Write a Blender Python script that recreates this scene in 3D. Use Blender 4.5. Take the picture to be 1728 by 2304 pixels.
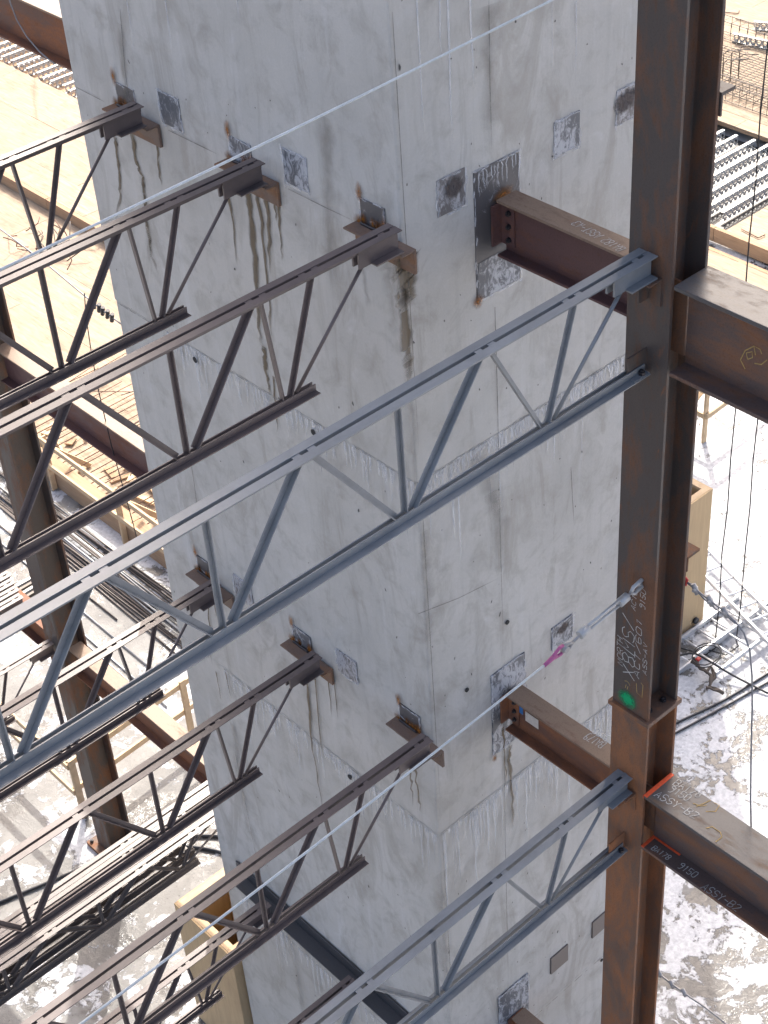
import bpy, math, random
from mathutils import Vector, Matrix
random.seed(7)
D = bpy.data
for o in list(D.objects): D.objects.remove(o)
sc = bpy.context.scene
COL = sc.collection
H = 16.4                                  # camera height above the slab (m)

# ------------------------------------------------------------------ camera
RR = ((-0.7345996, 0.6757833, -0.0606656), (0.4584036, 0.4283979, -0.7786793), (-0.5002295, -0.5998268, -0.6244824))
FPX, CX, CY = 3736.6, 864.0, 1152.0
CAM = Vector((5.4162, 6.1567, H))
cam = D.cameras.new('camera'); camo = D.objects.new('camera', cam); COL.objects.link(camo)
cam.sensor_fit = 'VERTICAL'; cam.sensor_height = 24.0; cam.lens = FPX / 2304 * 24.0
cam.clip_start = 0.05; cam.clip_end = 2000
r, d, f = (Vector(v) for v in RR)
camo.matrix_world = Matrix(((r.x, -d.x, -f.x, CAM.x), (r.y, -d.y, -f.y, CAM.y), (r.z, -d.z, -f.z, CAM.z), (0, 0, 0, 1)))
sc.camera = camo

# ------------------------------------------------------------------ sky, sun, exposure
SUN_EL, SUN_AZ = 42.0, 46.8               # light travels towards azimuth 46.8 deg (from +X to +Y)
w = D.worlds.new('World'); sc.world = w; w.use_nodes = True
nt = w.node_tree; bg = nt.nodes['Background']
sky = nt.nodes.new('ShaderNodeTexSky'); sky.sky_type = 'NISHITA'; sky.sun_disc = False
sky.sun_elevation = math.radians(SUN_EL); sky.sun_rotation = math.radians(223.2)
sky.air_density = 0.65; sky.dust_density = 6.0; sky.ozone_density = 0.2
nt.links.new(sky.outputs[0], bg.inputs[0]); bg.inputs[1].default_value = 0.15
sl = D.lights.new('sun', 'SUN'); slo = D.objects.new('sun', sl); COL.objects.link(slo)
sl.energy = 2.1; sl.angle = math.radians(0.5); sl.color = (1.0, 0.955, 0.88)
ca, sa = math.cos(math.radians(SUN_AZ)), math.sin(math.radians(SUN_AZ)); ce, se = math.cos(math.radians(SUN_EL)), math.sin(math.radians(SUN_EL))
SUNV = Vector((ca * ce, sa * ce, -se))
slo.rotation_euler = SUNV.to_track_quat('-Z', 'Y').to_euler(); slo.location = (-20, -20, 40)
sc.view_settings.view_transform = 'Standard'; sc.view_settings.look = 'None'
sc.view_settings.exposure = 1.8; sc.view_settings.gamma = 1.0; sc.view_settings.use_curve_mapping = False
sc.cycles.max_bounces = 8; sc.cycles.transparent_max_bounces = 24

# ------------------------------------------------------------------ pixel -> point on a known plane
def on(axis, val, px, py):
    a, b = (px - CX) / FPX, (py - CY) / FPX
    dr = r * a + d * b + f
    return CAM + dr * ((val - CAM[axis]) / dr[axis])
def gp(px, py, z=0.0): return on(2, z, px, py)

# ------------------------------------------------------------------ materials
def mat(name):
    m = D.materials.new(name); m.use_nodes = True
    return m, m.node_tree, m.node_tree.nodes['Principled BSDF']
def N(t, typ, **kw):
    n = t.nodes.new(typ)
    for k, v in kw.items(): setattr(n, k, v)
    return n
def noise(t, vec, scale, detail=4, rough=0.55, dist=0.0):
    n = N(t, 'ShaderNodeTexNoise'); n.inputs['Scale'].default_value = scale; n.inputs['Detail'].default_value = detail
    n.inputs['Roughness'].default_value = rough; n.inputs['Distortion'].default_value = dist
    if vec is not None: t.links.new(vec, n.inputs['Vector'])
    return n.outputs['Fac']
def ramp(t, fac, stops):
    n = N(t, 'ShaderNodeValToRGB'); el = n.color_ramp.elements
    while len(el) < len(stops): el.new(0.5)
    for e, (p, c) in zip(el, stops):
        e.position = p; e.color = (c, c, c, 1) if not isinstance(c, tuple) else (*c, 1)
    t.links.new(fac, n.inputs[0]); return n.outputs['Color']
def mix(t, fac, a, b, typ='MIX'):
    n = N(t, 'ShaderNodeMix', data_type='RGBA', blend_type=typ)
    for sock, v in ((n.inputs[0], fac), (n.inputs[6], a), (n.inputs[7], b)):
        if isinstance(v, (float, int)): sock.default_value = v
        elif isinstance(v, tuple): sock.default_value = (*v, 1)
        else: t.links.new(v, sock)
    return n.outputs[2]
def math_(t, op, a, b=None, clamp=False):
    n = N(t, 'ShaderNodeMath', operation=op, use_clamp=clamp)
    for i, v in enumerate((a, b)):
        if v is None: continue
        if isinstance(v, (float, int)): n.inputs[i].default_value = v
        else: t.links.new(v, n.inputs[i])
    return n.outputs[0]
def coords(t, scale=(1, 1, 1), rnd=0.0):
    g = N(t, 'ShaderNodeNewGeometry'); m = N(t, 'ShaderNodeMapping'); m.inputs['Scale'].default_value = scale
    t.links.new(g.outputs['Position'], m.inputs['Vector'])
    if rnd:
        oi = N(t, 'ShaderNodeObjectInfo'); mu = math_(t, 'MULTIPLY', oi.outputs['Random'], rnd)
        cb = N(t, 'ShaderNodeCombineXYZ')
        for i in range(3): t.links.new(mu, cb.inputs[i])
        t.links.new(cb.outputs[0], m.inputs['Location'])
    return m.outputs[0]
def bump(t, b, h, strength, dist):
    n = N(t, 'ShaderNodeBump'); n.inputs['Strength'].default_value = strength; n.inputs['Distance'].default_value = dist
    t.links.new(h, n.inputs['Height']); t.links.new(n.outputs[0], b.inputs['Normal'])

def m_concrete(name, tone=1.0):
    m, t, b = mat(name); p = coords(t)
    big = noise(t, p, 0.9, 5, 0.6); med = noise(t, p, 4.5, 8, 0.65, 0.4)
    streak = noise(t, coords(t, (9, 9, 0.55)), 1.0, 4, 0.6)
    c = ramp(t, big, [(0.3, (0.395 * tone, 0.382 * tone, 0.350 * tone)), (0.7, (0.505 * tone, 0.49 * tone, 0.455 * tone))])
    c = mix(t, ramp(t, med, [(0.5, 0.0), (0.74, 0.75)]), c, (0.29 * tone, 0.27 * tone, 0.235 * tone))
    c = mix(t, ramp(t, med, [(0.22, 0.5), (0.4, 0.0)]), c, (0.56 * tone, 0.56 * tone, 0.555 * tone))
    c = mix(t, ramp(t, streak, [(0.55, 0.0), (0.75, 0.35)]), c, (0.30 * tone, 0.285 * tone, 0.26 * tone))
    c = mix(t, ramp(t, streak, [(0.25, 0.35), (0.42, 0.0)]), c, (0.58 * tone, 0.58 * tone, 0.58 * tone))
    blot = noise(t, coords(t, (1.2, 1.2, 0.35)), 2.1, 6, 0.7, 1.2)
    c = mix(t, ramp(t, blot, [(0.52, 0.0), (0.64, 0.6), (0.8, 0.4)]), c, (0.31 * tone, 0.288 * tone, 0.25 * tone))
    fine = noise(t, p, 70, 4, 0.7)
    c = mix(t, ramp(t, fine, [(0.35, 0.12), (0.65, 0.0)]), c, (0.2, 0.2, 0.19))
    t.links.new(c, b.inputs['Base Color']); b.inputs['Roughness'].default_value = 0.82
    hs = math_(t, 'ADD', math_(t, 'MULTIPLY', fine, 0.25), med); bump(t, b, hs, 0.22, 0.02)
    return m
def m_rust(name, scale_c, rust_c, bias, spec=0.22, vert=True, rough=0.62):
    """steel with mill scale and rust; higher bias = more rust"""
    m, t, b = mat(name); p = coords(t, (1, 1, 0.35) if vert else (1, 0.35, 1), 13.0)
    n1 = noise(t, p, 3.2, 7, 0.65, 0.6); n2 = noise(t, p, 19, 6, 0.7); n3 = noise(t, coords(t, rnd=5.0), 90, 3, 0.6)
    k = math_(t, 'ADD', math_(t, 'MULTIPLY', n1, 0.7), math_(t, 'MULTIPLY', n2, 0.3))
    fac = ramp(t, k, [(0.56 - bias, 0.0), (0.70 - bias, 1.0)])
    c = mix(t, fac, scale_c, rust_c)
    c = mix(t, ramp(t, n2, [(0.55, 0.0), (0.75, 0.6)]), c, tuple(x * 0.55 for x in rust_c))
    hot = noise(t, p, 7.5, 5, 0.7, 0.8)
    c = mix(t, ramp(t, hot, [(0.64, 0.0), (0.76, 0.7)]), c, (0.23, 0.085, 0.028))
    c = mix(t, ramp(t, n3, [(0.3, 0.25), (0.5, 0.0)]), c, (0.02, 0.018, 0.016))
    t.links.new(c, b.inputs['Base Color'])
    rg = N(t, 'ShaderNodeMapRange'); rg.inputs['To Min'].default_value = rough - 0.14; rg.inputs['To Max'].default_value = rough + 0.25
    t.links.new(fac, rg.inputs[0]); t.links.new(rg.outputs[0], b.inputs['Roughness'])
    b.inputs['Specular IOR Level'].default_value = spec
    bump(t, b, n2, 0.12, 0.01); return m
def m_plain(name, c, rough=0.6, metal=0.0, var=0.15, sc_=14.0, spec=0.4, bmp=0.05, rnd=7.0):
    m, t, b = mat(name); p = coords(t, rnd=rnd)
    n = noise(t, p, sc_, 6, 0.65); n2 = noise(t, p, sc_ * 0.17, 4, 0.6)
    k = math_(t, 'ADD', math_(t, 'MULTIPLY', n, 0.5), math_(t, 'MULTIPLY', n2, 0.5))
    cc = ramp(t, k, [(0.3, tuple(x * (1 - var) for x in c)), (0.7, tuple(min(1, x * (1 + var)) for x in c))])
    t.links.new(cc, b.inputs['Base Color']); b.inputs['Roughness'].default_value = rough; b.inputs['Metallic'].default_value = metal
    b.inputs['Specular IOR Level'].default_value = spec
    if bmp: bump(t, b, n, bmp, 0.01)
    return m
def m_primer(name, c, scuff, wear):
    m, t, b = mat(name); p = coords(t, (0.5, 1, 1), 9.0)
    n = noise(t, p, 5, 7, 0.7, 0.5); n2 = noise(t, p, 34, 5, 0.7)
    cc = ramp(t, n, [(0.3, tuple(x * 0.8 for x in c)), (0.7, tuple(x * 1.2 for x in c))])
    cc = mix(t, ramp(t, n2, [(0.6, 0.0), (0.74, wear)]), cc, scuff)
    cc = mix(t, ramp(t, n, [(0.66, 0.0), (0.8, wear)]), cc, (0.13, 0.062, 0.032))
    t.links.new(cc, b.inputs['Base Color']); b.inputs['Roughness'].default_value = 0.37; b.inputs['Specular IOR Level'].default_value = 0.5
    bump(t, b, n2, 0.06, 0.006); return m
def m_plate(name, dark, paste, amt):
    m, t, b = mat(name); p = coords(t, (1, 1, 0.6), 11.0)
    n = noise(t, p, 17, 8, 0.75, 1.8); n2 = noise(t, p, 5.0, 4, 0.6)
    k = math_(t, 'ADD', math_(t, 'MULTIPLY', n, 0.6), math_(t, 'MULTIPLY', n2, 0.4))
    c = mix(t, ramp(t, k, [(0.6 - amt, 0.0), (0.68 - amt, 0.85)]), dark, paste)
    c = mix(t, ramp(t, n, [(0.66, 0.0), (0.72, 0.8)]), c, (0.10, 0.06, 0.04))
    t.links.new(c, b.inputs['Base Color']); b.inputs['Roughness'].default_value = 0.55
    bump(t, b, n, 0.2, 0.01); return m
def m_wood(name, c, along=(1, 14, 14), var=0.25):
    m, t, b = mat(name); p = coords(t, along, 31.0)
    g = noise(t, p, 1.6, 7, 0.65, 1.2); q = noise(t, coords(t, (1, 1, 1), 17.0), 1.3, 5, 0.6)
    cc = ramp(t, g, [(0.3, tuple(x * (1 - var) for x in c)), (0.7, tuple(min(1, x * (1 + var * 0.6)) for x in c))])
    cc = mix(t, ramp(t, q, [(0.5, 0.0), (0.75, 0.5)]), cc, tuple(x * y for x, y in zip(c, (0.55, 0.5, 0.5))))
    oi = N(t, 'ShaderNodeObjectInfo'); cc = mix(t, math_(t, 'MULTIPLY', oi.outputs['Random'], 0.3), cc, tuple(x * 0.7 for x in c))
    t.links.new(cc, b.inputs['Base Color']); b.inputs['Roughness'].default_value = 0.9; b.inputs['Specular IOR Level'].default_value = 0.12
    bump(t, b, g, 0.1, 0.005); return m
def m_decal(name, c, amax, blob=False, nscale=30.0, soft=0.45, along=1.0, thr=0.35):
    """stain on a wall: soft uneven edges, its own shape from the ribbon or blob it lies on"""
    m, t, b = mat(name); t.nodes.remove(b); out = t.nodes['Material Output']
    uv = N(t, 'ShaderNodeUVMap'); sx = N(t, 'ShaderNodeSeparateXYZ'); t.links.new(uv.outputs[0], sx.inputs[0])
    n = noise(t, coords(t, (1, 1, along)), nscale, 5, 0.7)
    if blob:
        u = math_(t, 'SUBTRACT', sx.outputs[0], 0.5); v = math_(t, 'SUBTRACT', sx.outputs[1], 0.5)
        e = math_(t, 'MULTIPLY', math_(t, 'SQRT', math_(t, 'ADD', math_(t, 'MULTIPLY', u, u), math_(t, 'MULTIPLY', v, v))), 2.0)
    else:
        e = math_(t, 'ABSOLUTE', math_(t, 'SUBTRACT', math_(t, 'MULTIPLY', sx.outputs[0], 2.0), 1.0))
    e = math_(t, 'ADD', e, math_(t, 'MULTIPLY', math_(t, 'SUBTRACT', n, 0.5), 0.9))
    a = ramp(t, e, [(1.0 - soft, 1.0), (1.0, 0.0)])
    if not blob: a = math_(t, 'MULTIPLY', a, ramp(t, sx.outputs[1], [(0.0, 0.55), (0.08, 1.0), (0.75, 0.8), (1.0, 0.0)]))
    a = math_(t, 'MULTIPLY', math_(t, 'MULTIPLY', a, ramp(t, n, [(thr - 0.1, 0.35), (thr + 0.2, 1.0)])), amax)
    df = N(t, 'ShaderNodeBsdfDiffuse'); df.inputs[0].default_value = (*c, 1); tr = N(t, 'ShaderNodeBsdfTransparent')
    ms = N(t, 'ShaderNodeMixShader'); t.links.new(a, ms.inputs[0]); t.links.new(tr.outputs[0], ms.inputs[1]); t.links.new(df.outputs[0], ms.inputs[2])
    t.links.new(ms.outputs[0], out.inputs[0]); return m
def m_ground(name):
    m, t, b = mat(name); p = coords(t); g = N(t, 'ShaderNodeNewGeometry'); sx = N(t, 'ShaderNodeSeparateXYZ'); t.links.new(g.outputs['Position'], sx.inputs[0])
    conc = ramp(t, noise(t, p, 1.3, 7, 0.65), [(0.3, (0.15, 0.146, 0.138)), (0.7, (0.26, 0.255, 0.242))])
    wetn = noise(t, p, 0.55, 5, 0.6, 0.8); wm = N(t, 'ShaderNodeMapRange'); wm.inputs['From Min'].default_value = -3.0; wm.inputs['From Max'].default_value = -6.0
    wm.inputs['To Min'].default_value = 0.0; wm.inputs['To Max'].default_value = 0.14; t.links.new(sx.outputs[0], wm.inputs[0])
    wet = ramp(t, math_(t, 'ADD', wetn, wm.outputs[0]), [(0.49, 0.0), (0.55, 1.0)])
    conc = mix(t, math_(t, 'MULTIPLY', wet, 0.75), conc, (0.066, 0.063, 0.060))
    conc = mix(t, ramp(t, noise(t, p, 26, 4, 0.6), [(0.62, 0.0), (0.68, 0.6)]), conc, (0.06, 0.058, 0.054))
    # trodden snow and ice left lying in patches, thicker on the open side of the site
    s1 = noise(t, p, 0.75, 6, 0.62, 0.8); s2 = noise(t, p, 2.6, 7, 0.66, 1.0); s3 = noise(t, p, 11.0, 5, 0.7, 0.9)
    k = math_(t, 'ADD', math_(t, 'ADD', math_(t, 'MULTIPLY', s1, 0.5), math_(t, 'MULTIPLY', s2, 0.36)), math_(t, 'MULTIPLY', s3, 0.14))
    mr = N(t, 'ShaderNodeMapRange'); mr.inputs['From Min'].default_value = -2.0; mr.inputs['From Max'].default_value = -6.5
    mr.inputs['To Min'].default_value = -0.03; mr.inputs['To Max'].default_value = 0.03; t.links.new(sx.outputs[0], mr.inputs[0])
    mr2 = N(t, 'ShaderNodeMapRange'); mr2.inputs['From Min'].default_value = -9.0; mr2.inputs['From Max'].default_value = -13.0
    mr2.inputs['To Min'].default_value = 0.0; mr2.inputs['To Max'].default_value = 0.03; t.links.new(sx.outputs[0], mr2.inputs[0])
    k = math_(t, 'ADD', math_(t, 'ADD', k, mr.outputs[0]), mr2.outputs[0])
    snow = ramp(t, k, [(0.492, 0.0), (0.515, 1.0)])
    sc1 = ramp(t, noise(t, p, 16, 6, 0.7), [(0.3, (0.30, 0.305, 0.315)), (0.62, (0.50, 0.508, 0.52))])
    c = mix(t, snow, conc, sc1)
    t.links.new(c, b.inputs['Base Color'])
    rgh = N(t, 'ShaderNodeMapRange'); rgh.inputs['To Min'].default_value = 0.9; rgh.inputs['To Max'].default_value = 0.12; b.inputs['Specular IOR Level'].default_value = 0.22; t.links.new(wet, rgh.inputs[0])
    r2 = N(t, 'ShaderNodeMix', data_type='FLOAT'); t.links.new(snow, r2.inputs[0]); t.links.new(rgh.outputs[0], r2.inputs[2]); r2.inputs[3].default_value = 0.95
    t.links.new(r2.outputs[0], b.inputs['Roughness'])
    hh = math_(t, 'ADD', math_(t, 'MULTIPLY', snow, 0.5), math_(t, 'MULTIPLY', s3, 0.35)); bump(t, b, hh, 0.4, 0.05); return m

M = {}
M['concrete'] = m_concrete('concrete')
M['joist_brown'] = m_primer('joist_brown_primer', (0.100, 0.077, 0.072), (0.17, 0.14, 0.13), 0.4)
M['joist_grey'] = m_primer('joist_grey_primer', (0.175, 0.184, 0.190), (0.25, 0.26, 0.27), 0.35)
M['col_dark'] = m_rust('column_mill_scale', (0.070, 0.058, 0.052), (0.150, 0.076, 0.044), 0.08)
M['col_rust'] = m_rust('column_rusted', (0.125, 0.075, 0.052), (0.26, 0.115, 0.055), 0.13)
M['beam_red'] = m_rust('beam_red_brown', (0.105, 0.056, 0.052), (0.165, 0.075, 0.048), 0.05, vert=False)
M['beam_top'] = m_rust('beam_top_dusty_rust', (0.215, 0.150, 0.105), (0.165, 0.085, 0.055), 0.0, vert=False, rough=0.62)
M['beam_rust'] = m_rust('beam_rusted', (0.125, 0.062, 0.044), (0.25, 0.105, 0.052), 0.13, vert=False)
M['beam_scale'] = m_rust('beam_mill_scale', (0.085, 0.080, 0.078), (0.15, 0.098, 0.06), 0.05, vert=False, rough=0.5)
M['beam_brown'] = m_rust('beam_brown_scale', (0.105, 0.074, 0.064), (0.20, 0.098, 0.055), 0.08, vert=False)
M['ledger'] = m_rust('ledger_mill_scale', (0.055, 0.056, 0.060), (0.085, 0.066, 0.056), -0.02, vert=False, rough=0.5)
M['bracket'] = m_rust('bracket_rust', (0.15, 0.105, 0.082), (0.23, 0.125, 0.07), 0.08, vert=False, rough=0.7)
M['plate'] = m_plate('embed_plate_pasted', (0.085, 0.09, 0.1), (0.40, 0.41, 0.43), 0.13)
M['plate_dark'] = m_plate('embed_plate_dark', (0.070, 0.066, 0.068), (0.36, 0.36, 0.37), 0.04)
M['plate_plain'] = m_plate('embed_plate_plain', (0.135, 0.112, 0.098), (0.26, 0.24, 0.22), -0.02)
M['plate_brown'] = m_plate('embed_plate_brown', (0.13, 0.12, 0.115), (0.40, 0.40, 0.41), 0.14)
M['bolt'] = m_plain('bolt_steel', (0.045, 0.042, 0.045), 0.45, 0.5)
M['galv'] = m_plain('galvanised_steel', (0.42, 0.42, 0.41), 0.5, 0.25, 0.2)
M['galv_d'] = m_plain('zinc_fitting', (0.31, 0.30, 0.29), 0.55, 0.2, 0.25, 60)
M['alu'] = m_plain('aluminium', (0.62, 0.63, 0.64), 0.38, 0.35, 0.1)
M['cable'] = m_plain('pale_wire_rope', (0.42, 0.45, 0.455), 0.7, 0.0, 0.2, 90)
M['cable_d'] = m_plain('grey_wire_rope', (0.20, 0.20, 0.21), 0.55, 0.2, 0.2, 90)
M['rope_black'] = m_plain('black_rope', (0.02, 0.02, 0.022), 0.8)
M['hose'] = m_plain('black_hose', (0.022, 0.023, 0.026), 0.4)
M['rebar'] = m_plain('rebar_steel', (0.10, 0.085, 0.075), 0.55, 0.3, 0.4, 40)
M['rebar_pale'] = m_plain('galvanised_bar', (0.36, 0.36, 0.35), 0.45, 0.35, 0.25, 30)
M['rebar_rust'] = m_plain('rebar_rust', (0.17, 0.10, 0.07), 0.8, 0.0, 0.3, 40)
M['ply'] = m_wood('plywood_deck', (0.35, 0.275, 0.200), (9, 1.0, 9), 0.38)
M['ply_v'] = m_wood('plywood_form', (0.50, 0.365, 0.215), (10, 10, 0.8), 0.12)
M['lumber'] = m_wood('lumber', (0.56, 0.42, 0.27), (3, 3, 3), 0.2)
M['lumber_x'] = m_wood('edge_lumber', (0.37, 0.255, 0.165), (14, 1.0, 14), 0.25)
M['pink'] = m_plain('pink_paint', (0.36, 0.09, 0.21), 0.5)
M['red'] = m_plain('red_paint', (0.42, 0.025, 0.02), 0.45)
M['orange'] = m_plain('orange_marking_paint', (0.75, 0.10, 0.03), 0.6, var=0.3, sc_=40)
M['chalk'] = m_plain('chalk', (0.40, 0.40, 0.38), 0.9, var=0.6, sc_=120, bmp=0)
M['chalk_y'] = m_plain('yellow_chalk', (0.36, 0.25, 0.09), 0.9, var=0.4, sc_=120, bmp=0)
M['blue_tape'] = m_plain('blue_tag', (0.03, 0.14, 0.36), 0.5)
M['paper'] = m_plain('paper_tag', (0.55, 0.50, 0.44), 0.7, var=0.25, sc_=70)
M['leather'] = m_plain('brown_strap', (0.075, 0.06, 0.048), 0.8, var=0.3)
M['ground'] = m_ground('slab_wet_concrete_and_snow')
M['drip'] = m_decal('drip_stain', (0.165, 0.130, 0.088), 0.85, nscale=16, soft=0.55, along=0.4, thr=0.15)
M['drip_l'] = m_decal('drip_stain_light', (0.24, 0.215, 0.175), 0.34, nscale=7, soft=0.98, along=0.35)
M['seam'] = m_decal('panel_seam', (0.14, 0.13, 0.115), 0.75, nscale=9, soft=0.6, thr=0.45)
M['lime'] = m_decal('lime_bloom', (0.66, 0.67, 0.69), 0.62, nscale=26, soft=0.75, along=0.35)
M['rustspot'] = m_decal('rust_bleed', (0.24, 0.095, 0.022), 0.9, blob=True, nscale=22, soft=0.8)
M['pit'] = m_decal('air_pit', (0.06, 0.06, 0.06), 0.85, blob=True, nscale=60, soft=0.5)
M['brownpatch'] = m_decal('brown_primer_patch', (0.11, 0.092, 0.085), 0.75, blob=True, nscale=20, soft=0.4, thr=0.2)
M['hole'] = m_plain('tie_hole', (0.03, 0.03, 0.03), 0.9)
M['green'] = m_decal('green_spray', (0.02, 0.30, 0.12), 1.0, blob=True, nscale=70, soft=0.7, thr=0.1)

# ------------------------------------------------------------------ mesh helpers
class MB:
    def __init__(s): s.v = []; s.f = []; s.uv = []; s.sm = []
    def add(s, vs, fs, uvs=None, smooth=False):
        o = len(s.v); s.v += [Vector(v) for v in vs]; s.f += [tuple(i + o for i in q) for q in fs]
        s.uv += uvs if uvs else [None] * len(fs); s.sm += [smooth] * len(fs); return s
    def box(s, x0, x1, y0, y1, z0, z1):
        v = [(x, y, z) for z in (z0, z1) for y in (y0, y1) for x in (x0, x1)]
        return s.add(v, [(0, 2, 3, 1), (4, 5, 7, 6), (0, 1, 5, 4), (2, 6, 7, 3), (0, 4, 6, 2), (1, 3, 7, 5)])
    def sect(s, prof, p0, p1, up=(0, 0, 1)):
        """closed 2D profile (a sideways, b up) swept from p0 to p1"""
        p0, p1, up = Vector(p0), Vector(p1), Vector(up); t = (p1 - p0).normalized()
        if abs(t.dot(up)) > 0.999: up = Vector((1, 0, 0))
        a = t.cross(up).normalized(); b = a.cross(t); n = len(prof)
        v = [p + a * x + b * y for p in (p0, p1) for x, y in prof]
        fs = [(i, (i + 1) % n, (i + 1) % n + n, i + n) for i in range(n)] + [tuple(range(n))[::-1], tuple(range(n, 2 * n))]
        return s.add(v, fs)
    def bar(s, p0, p1, w_, h_, up=(0, 0, 1)):
        return s.sect([(-w_ / 2, -h_ / 2), (w_ / 2, -h_ / 2), (w_ / 2, h_ / 2), (-w_ / 2, h_ / 2)], p0, p1, up)
    def tube(s, pts, rad, n=8):
        pts = [Vector(p) for p in pts]; rads = rad if isinstance(rad, (list, tuple)) else [rad] * len(pts); v = []
        a = None
        for i, p in enumerate(pts):
            t = (pts[min(i + 1, len(pts) - 1)] - pts[max(i - 1, 0)]).normalized()
            if a is None: a = t.orthogonal().normalized()
            else: a = (a - t * a.dot(t)).normalized()
            b = t.cross(a)
            v += [p + (a * math.cos(2 * math.pi * k / n) + b * math.sin(2 * math.pi * k / n)) * rads[i] for k in range(n)]
        m_ = len(pts)
        fs = [(i * n + k, i * n + (k + 1) % n, (i + 1) * n + (k + 1) % n, (i + 1) * n + k) for i in range(m_ - 1) for k in range(n)]
        s.add(v, fs, smooth=True); o = len(s.v) - len(v)
        s.f += [tuple(range(o, o + n))[::-1], tuple(range(o + (m_ - 1) * n, o + m_ * n))]; s.uv += [None, None]; s.sm += [False, False]
        return s
    def ribbon(s, pts, wid, nrm):
        nrm = Vector(nrm); pts = [Vector(p) for p in pts]; n = len(pts); v = []
        wid = wid if isinstance(wid, (list, tuple)) else [wid] * n
        for i, p in enumerate(pts):
            t = (pts[min(i + 1, n - 1)] - pts[max(i - 1, 0)]).normalized(); a = nrm.cross(t).normalized() * wid[i] / 2
            v += [p - a, p + a]
        fs = []; uv = []
        for i in range(n - 1):
            fs.append((2 * i, 2 * i + 1, 2 * i + 3, 2 * i + 2)); q0, q1 = i / (n - 1), (i + 1) / (n - 1); uv.append([(0, q0), (1, q0), (1, q1), (0, q1)])
        return s.add(v, fs, uv)
    def blob(s, c, a, b, n=14, jit=0.0):
        c, a, b = Vector(c), Vector(a), Vector(b); v = [c]; u = [(0.5, 0.5)]
        for k in range(n):
            th = 2 * math.pi * k / n; q = 1 + random.uniform(-jit, jit)
            v.append(c + a * math.cos(th) * q + b * math.sin(th) * q); u.append((0.5 + 0.5 * math.cos(th), 0.5 + 0.5 * math.sin(th)))
        fs = [(0, 1 + k, 1 + (k + 1) % n) for k in range(n)]
        return s.add(v, fs, [[u[i] for i in q] for q in fs])
    def build(s, name, m, parent=None, off=(0, 0, 0), bevel=0.0):
        me = D.meshes.new(name); off = Vector(off)
        me.from_pydata([tuple(v - off) for v in s.v], [], s.f); me.update()
        me.polygons.foreach_set('use_smooth', s.sm)
        if any(u is not None for u in s.uv):
            lay = me.uv_layers.new(name='UVMap')
            for p, u in zip(me.polygons, s.uv):
                if u:
                    for li, q in zip(p.loop_indices, u): lay.data[li].uv = q
        me.materials.append(m if not isinstance(m, str) else M[m])
        o = D.objects.new(name, me); COL.objects.link(o)
        if parent is not None: o.parent = parent
        if bevel:
            bv = o.modifiers.new('bevel', 'BEVEL'); bv.width = bevel; bv.segments = 2; bv.limit_method = 'ANGLE'; bv.angle_limit = math.radians(40)
        return o
def tag(o, label=None, cat=None, group=None, kind=None):
    for k, v in (('label', label), ('category', cat), ('group', group), ('kind', kind)):
        if v: o[k] = v
    return o
def empty(name, loc=(0, 0, 0)):
    o = D.objects.new(name, None); COL.objects.link(o); o.location = loc; o.empty_display_size = 0.2; return o
def copy_tree(o, parent=None):
    c = o.copy(); COL.objects.link(c)
    if parent is not None: c.parent = parent
    for ch in list(o.children): copy_tree(ch, c)
    return c
def isec(wd, dp, tf, tw):
    """I profile: a = sideways, b = up"""
    w2, d2, t2 = wd / 2, dp / 2, tw / 2
    return [(-w2, -d2), (w2, -d2), (w2, -d2 + tf), (t2, -d2 + tf), (t2, d2 - tf), (w2, d2 - tf), (w2, d2), (-w2, d2), (-w2, d2 - tf), (-t2, d2 - tf), (-t2, -d2 + tf), (-w2, -d2 + tf)]
def hexbolt(mb, c, nrm, rad=0.017, h=0.014):
    c, nrm = Vector(c), Vector(nrm).normalized(); a = nrm.orthogonal().normalized(); b = nrm.cross(a)
    ring = [(a * math.cos(k * math.pi / 3) + b * math.sin(k * math.pi / 3)) * rad for k in range(6)]
    mb.add([c + q for q in ring] + [c + q + nrm * h for q in ring], [(k, (k + 1) % 6, (k + 1) % 6 + 6, k + 6) for k in range(6)] + [tuple(range(6, 12))])
    mb.tube([c + nrm * h, c + nrm * (h + 0.010)], rad * 0.55, 8); return mb
# hand-drawn stroke letters on a 4 x 6 grid
GL = {'A': '00 26 40;12 32', 'B': '00 06 36 45 44 33 03;33 42 41 30 00', 'C': '45 36 16 05 01 10 30 41', 'D': '00 06 26 44 42 20 00', 'E': '46 06 00 40;03 33', 'H': '00 06;40 46;03 43', 'I': '20 26',
      'K': '00 06;46 03 40', 'M': '00 06 23 46 40', 'N': '00 06 40 46', 'O': '10 30 41 45 36 16 05 01 10', 'R': '00 06 36 45 44 33 03;23 40', 'S': '45 36 16 05 04 13 33 42 41 30 10 01', 'T': '06 46;26 20',
      'X': '00 46;06 40', 'Y': '06 23 46;23 20', 'V': '06 20 46', '0': '10 30 41 45 36 16 05 01 10', '1': '20 26 15', '2': '05 16 36 45 44 00 40', '3': '05 16 36 45 44 33 42 41 30 10 01', '5': '46 06 03 33 42 41 30 10 01',
      '6': '45 36 16 05 01 10 30 41 42 33 13 02', '7': '06 46 10', '8': '13 05 16 36 45 33 13 01 10 30 41 33', '9': '43 34 14 05 16 36 45 42 30 10', '-': '03 43', '/': '00 46', '(': '36 14 12 30', ')': '16 34 32 10', '=': '02 42;04 44', ' ': ''}
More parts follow.
